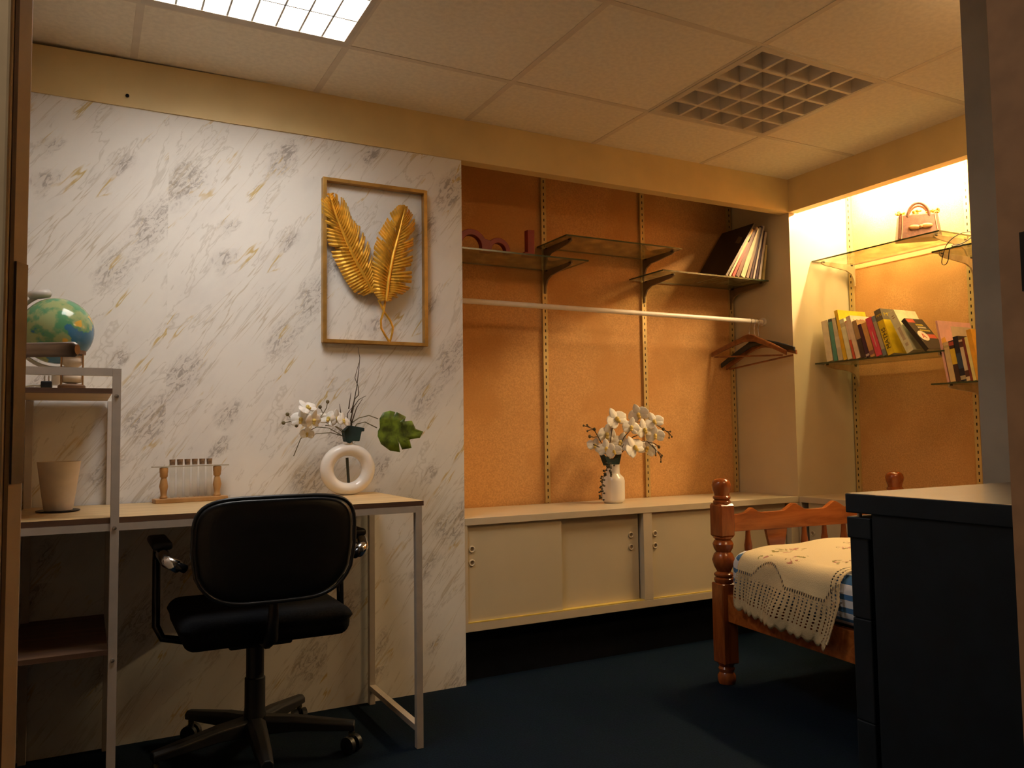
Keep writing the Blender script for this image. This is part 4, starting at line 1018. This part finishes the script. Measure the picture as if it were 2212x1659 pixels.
bed_post(0, 0, True); bed_post(BW, 0, True); bed_post(0, -1.82, False); bed_post(BW, -1.82, False)
# headboard rail with crests
N = 90; top = []
def crest(x):
    z = .634
    for c_, hgt, wd in ((.135, .020, .030), (.342, .030, .050), (BW-.342, .030, .050), (BW-.135, .020, .030)):
        z += hgt*max(0, 1-abs(x-c_)/wd)**1.0*.75 + hgt*.25*math.exp(-((x-c_)/wd)**2)
    if x < .10: z -= .010*(.10-x)/.07*.6
    if x > BW-.10: z -= .010*(x-BW+.10)/.07*.6
    return z
xs = [.036 + (BW-.072)*i/N for i in range(N+1)]
poly = [(x, crest(x)) for x in xs] + [(BW-.036, .566), (.036, .566)]
MB().prism(poly, lambda a, b: Vector((a, -.011, b)), lambda a, b: Vector((a, .011, b))).build('headboard_rail', pine, BD, bevel=.002)
MB().box(.035, BW-.035, -.012, .012, .300, .350).build('headboard_rail', pine, BD, bevel=.002)
sp = [(.009, .35), (.012, .372), (.008, .382), (.012, .395), (.0145, .42), (.010, .455), (.0135, .468), (.009, .476), (.0145, .490), (.0155, .508), (.011, .535), (.009, .566)]
for x in (.118, .395, .4985, .600, BW-.118+.0): MB().lathe(sp, (x, 0, 0), 18).build('spindle', pinex, BD, smooth=True)
for x in (.253, BW-.150-.06):
    pl_ = [(-.052, .566), (-.047, .545), (-.036, .50), (-.030, .46), (-.038, .41), (-.045, .35), (.045, .35), (.038, .41), (.030, .46), (.036, .50), (.047, .545), (.052, .566)]
    MB().prism([(x+a, b) for a, b in pl_], lambda a, b: Vector((a, -.007, b)), lambda a, b: Vector((a, .007, b))).build('splat', pine, BD, bevel=.001)
for x in (0, BW): MB().box(x-.012, x+.012, -1.785, -.035, .235, .335).build('side_rail', pine, BD, bevel=.002)
MB().box(.035, BW-.035, -1.832, -1.808, .20, .345).build('foot_rail', pine, BD, bevel=.002)
MB().box(.013, BW-.013, -1.78, -.04, .270, .288).build('slat_base', pine, BD)
MT = thing('mattress', 'blue and white striped mattress on the pine bed', 'mattress', (.870, -.470, .289), BA)
MB().box(.014, BW-.014, -1.775, -.045, 0, .10).build('mattress_base', navy, MT, label='dark mattress underside')
m = MB(); m.rbox(-.022, BW-.018, -1.770, -.050, .048, .215, .055, 5)
for v in m.b.verts:
    if v.co.z > .12: v.co.z += .014*max(0, 1-((v.co.x-BW/2)/(BW/2))**2)
m.build('mattress_body', stripem, MT, smooth='all')
# lace runner thrown across the bed
LC = None
def lace_pt(u, v):
    # u along the drape: 0 at near hem, v along y from the head end
    Ltot = 1.02; s = u*Ltot
    yv = -.128 - (.430 + .075*min(1, s/.15))*v
    scal = .016*(1-abs(sin(v*pi*13))) if u < .016 else 0
    hang = .148 + .036*v
    wob = .010*sin(v*9+.4) + .006*sin(v*23)
    r = .060
    if s < hang:
        q = hang - s
        x = -.036 - .012*sin(q*14) + wob*min(1, q/.1)*1.2 - .018*q/.2
        z = .452 - q*1.02 + scal - .008*(q/.15)*v**6
        yv -= .03*(q/.2)*v
    elif s < hang + r*pi/2:
        a = (s-hang)/r; x = -.036 + r*(1-cos(a)); z = .452 + r*sin(a)
    else:
        q = s-hang-r*pi/2; x = -.036 + r + q; z = .452 + r + .018*sin(min(1, q/.75)*pi) + .003*sin(v*14+q*20)
    return Vector((x, yv + .006*sin(s*25+v*3), z - .006*sin(v*11)*(1 if s > hang else 0)*.5))
m = MB(); m.grid(lace_pt, 70, 60, uv=lambda u, v: (u*1.02, v*.515))
LC = m.build('lace_runner', lacem, None, smooth='all', solid=.0018)
tag(LC, 'cream lace bedspread with embroidered flowers draped over the mattress', 'bedspread')
LC.location = (.870, -.470, 0); LC.rotation_euler = (0, 0, BA)

# ------------------------------------------------------------------ dresser
DX, DY, DZ = -.103, -1.858, .840
DR = thing('dresser', 'dark navy chest of drawers in the right foreground', 'chest of drawers', (.165, -2.12, 0))
dx1 = .440
o = MB().box(DX, dx1, FRONT+.01, DY, DZ-.034, DZ).build('dresser_top', [navy, navytop], DR, world=True, bevel=.002)
for p in o.data.polygons:
    if p.normal.z > .5: p.material_index = 1
m = MB(); m.box(DX+.003, DX+.021, FRONT+.015, DY-.052, .0, DZ-.034); m.build('side_panel', navy, DR, world=True)
m = MB(); m.box(dx1-.021, dx1-.003, FRONT+.015, DY-.052, .0, DZ-.034); m.build('side_panel', navy, DR, world=True)
MB().box(DX+.021, dx1-.021, FRONT+.015, FRONT+.025, .02, DZ-.034).build('back_panel', navy, DR, world=True)
MB().box(DX+.021, dx1-.021, FRONT+.03, DY-.054, .03, .05).build('bottom_panel', navy, DR, world=True)
zt = DZ-.0415
for i, hh in enumerate((.175, .175, .19, .19)):
    m = MB(); m.box(DX+.004, dx1-.004, DY-.042, DY-.004, zt-hh+.0008, zt)
    if i == 0: m.box(DX+.001, dx1-.001, DY-.050, DY-.001, zt-.036, zt+.0005)
    d = m.build('drawer', navy, DR, world=True, bevel=.002)
    q = MB().box(DX+.03, dx1-.03, FRONT+.05, DY-.042, zt-hh+.02, zt-.04).build('drawer_box', navy, d)
    for v in q.data.vertices: v.co -= Vector(DR.location)
    for x in (.03, .31):
        kk = MB().sphere((x, DY+.010, zt-hh*.5), .013, 12, 8).build('knob', navy, d, smooth='all')
        for v in kk.data.vertices: v.co -= Vector(DR.location)
    zt -= hh
MB().tube([(DX+.012, DY-.020, DZ-.042), (DX+.012, DY-.020, DZ-.033)], .004, 10).build('spacer_pin', screwm, DR, world=True)

# ------------------------------------------------------------------ handbag and cable on the upper right shelves
ZU = 1.802
HB = thing('handbag', 'small brown handbag with bow and yellow trim on the upper right shelf', 'handbag', (2.030, -.525, ZU), rad(46))
m = MB(); poly = [(-.096, 0), (.096, 0), (.085, .112), (-.085, .112)]
vb0 = [m.b.verts.new((xx, yy, zz)) for xx in (-.045, .045) for yy, zz in ((-.092, .001), (.092, .001))]
vb1 = [m.b.verts.new((xx, yy, zz)) for xx in (-.028, .028) for yy, zz in ((-.080, .118), (.080, .118))]
for q in ((0, 1, 3, 2),): m._f([vb0[i] for i in q]); m._f([vb1[i] for i in q])
for a, b in ((0, 1), (1, 3), (3, 2), (2, 0)): m._f([vb0[a], vb0[b], vb1[b], vb1[a]])
m.build('bag_body', bagm, HB, bevel=.006)
def fx(z): return -.045+.017*z/.118-.0015
for yy in (-.070, .070): MB().tube([(fx(.004), yy*1.1, .004), (fx(.06), yy, .06), (fx(.116), yy*.94, .116)], .0016, 6).build('seam_piping', bagl, HB)
for xx in (-.026, .026):
    MB().tube([(xx, .045*cos(rad(a))-.01*(xx > 0), .105+.062*sin(rad(a))) for a in range(0, 181, 15)], .0065, 8).build('handle', bagm, HB, smooth=True)
random.seed(4); m = MB()
for i in range(46):
    yy = random.choice([random.uniform(-.088, -.055), random.uniform(-.05, .06), random.uniform(.05, .085)]); m.sphere((random.uniform(-.03, .02), yy, .118+random.uniform(0, .018)), random.uniform(.004, .008), 6, 4, (1, 1, .8))
m.build('frill_trim', frill, HB, smooth='all')
m = MB()
for s_ in (-1, 1): m.sphere((fx(.056)-.003, s_*.026-.005, .056-.002*s_), 1, 12, 8, (.006, .024, .0115))
m.sphere((fx(.056)-.005, -.005, .056), .0075, 8, 6); m.build('bow', bowm, HB, smooth='all')
random.seed(11); zc = 1.7175
m = MB(); m.tube([(2.0, -.80, zc+.003), (1.98, -.74, zc+.020), (1.955, -.715, zc+.012), (1.96, -.76, zc+.004), (1.985, -.80, zc+.03), (1.97, -.83, zc+.05), (1.95, -.79, zc+.058), (1.945, -.74, zc+.040), (1.935, -.716, zc+.010), (1.926, -.714, zc-.02), (1.926, -.700, zc-.055), (1.926, -.705, zc-.072), (1.926, -.722, zc-.074), (1.926, -.734, zc-.055), (1.926, -.738, zc-.01), (1.936, -.745, zc+.006), (1.97, -.77, zc+.004), (2.0, -.86, zc+.004)], .0021, 8)
b = m
o = recenter(m.build('loose_cable', blackpl, smooth='all')); md = o.modifiers.new('sub', 'SUBSURF'); md.levels = 1; md.render_levels = 2
tag(o, 'thin black cable looped over the shelf beside the grey pier', 'cable')
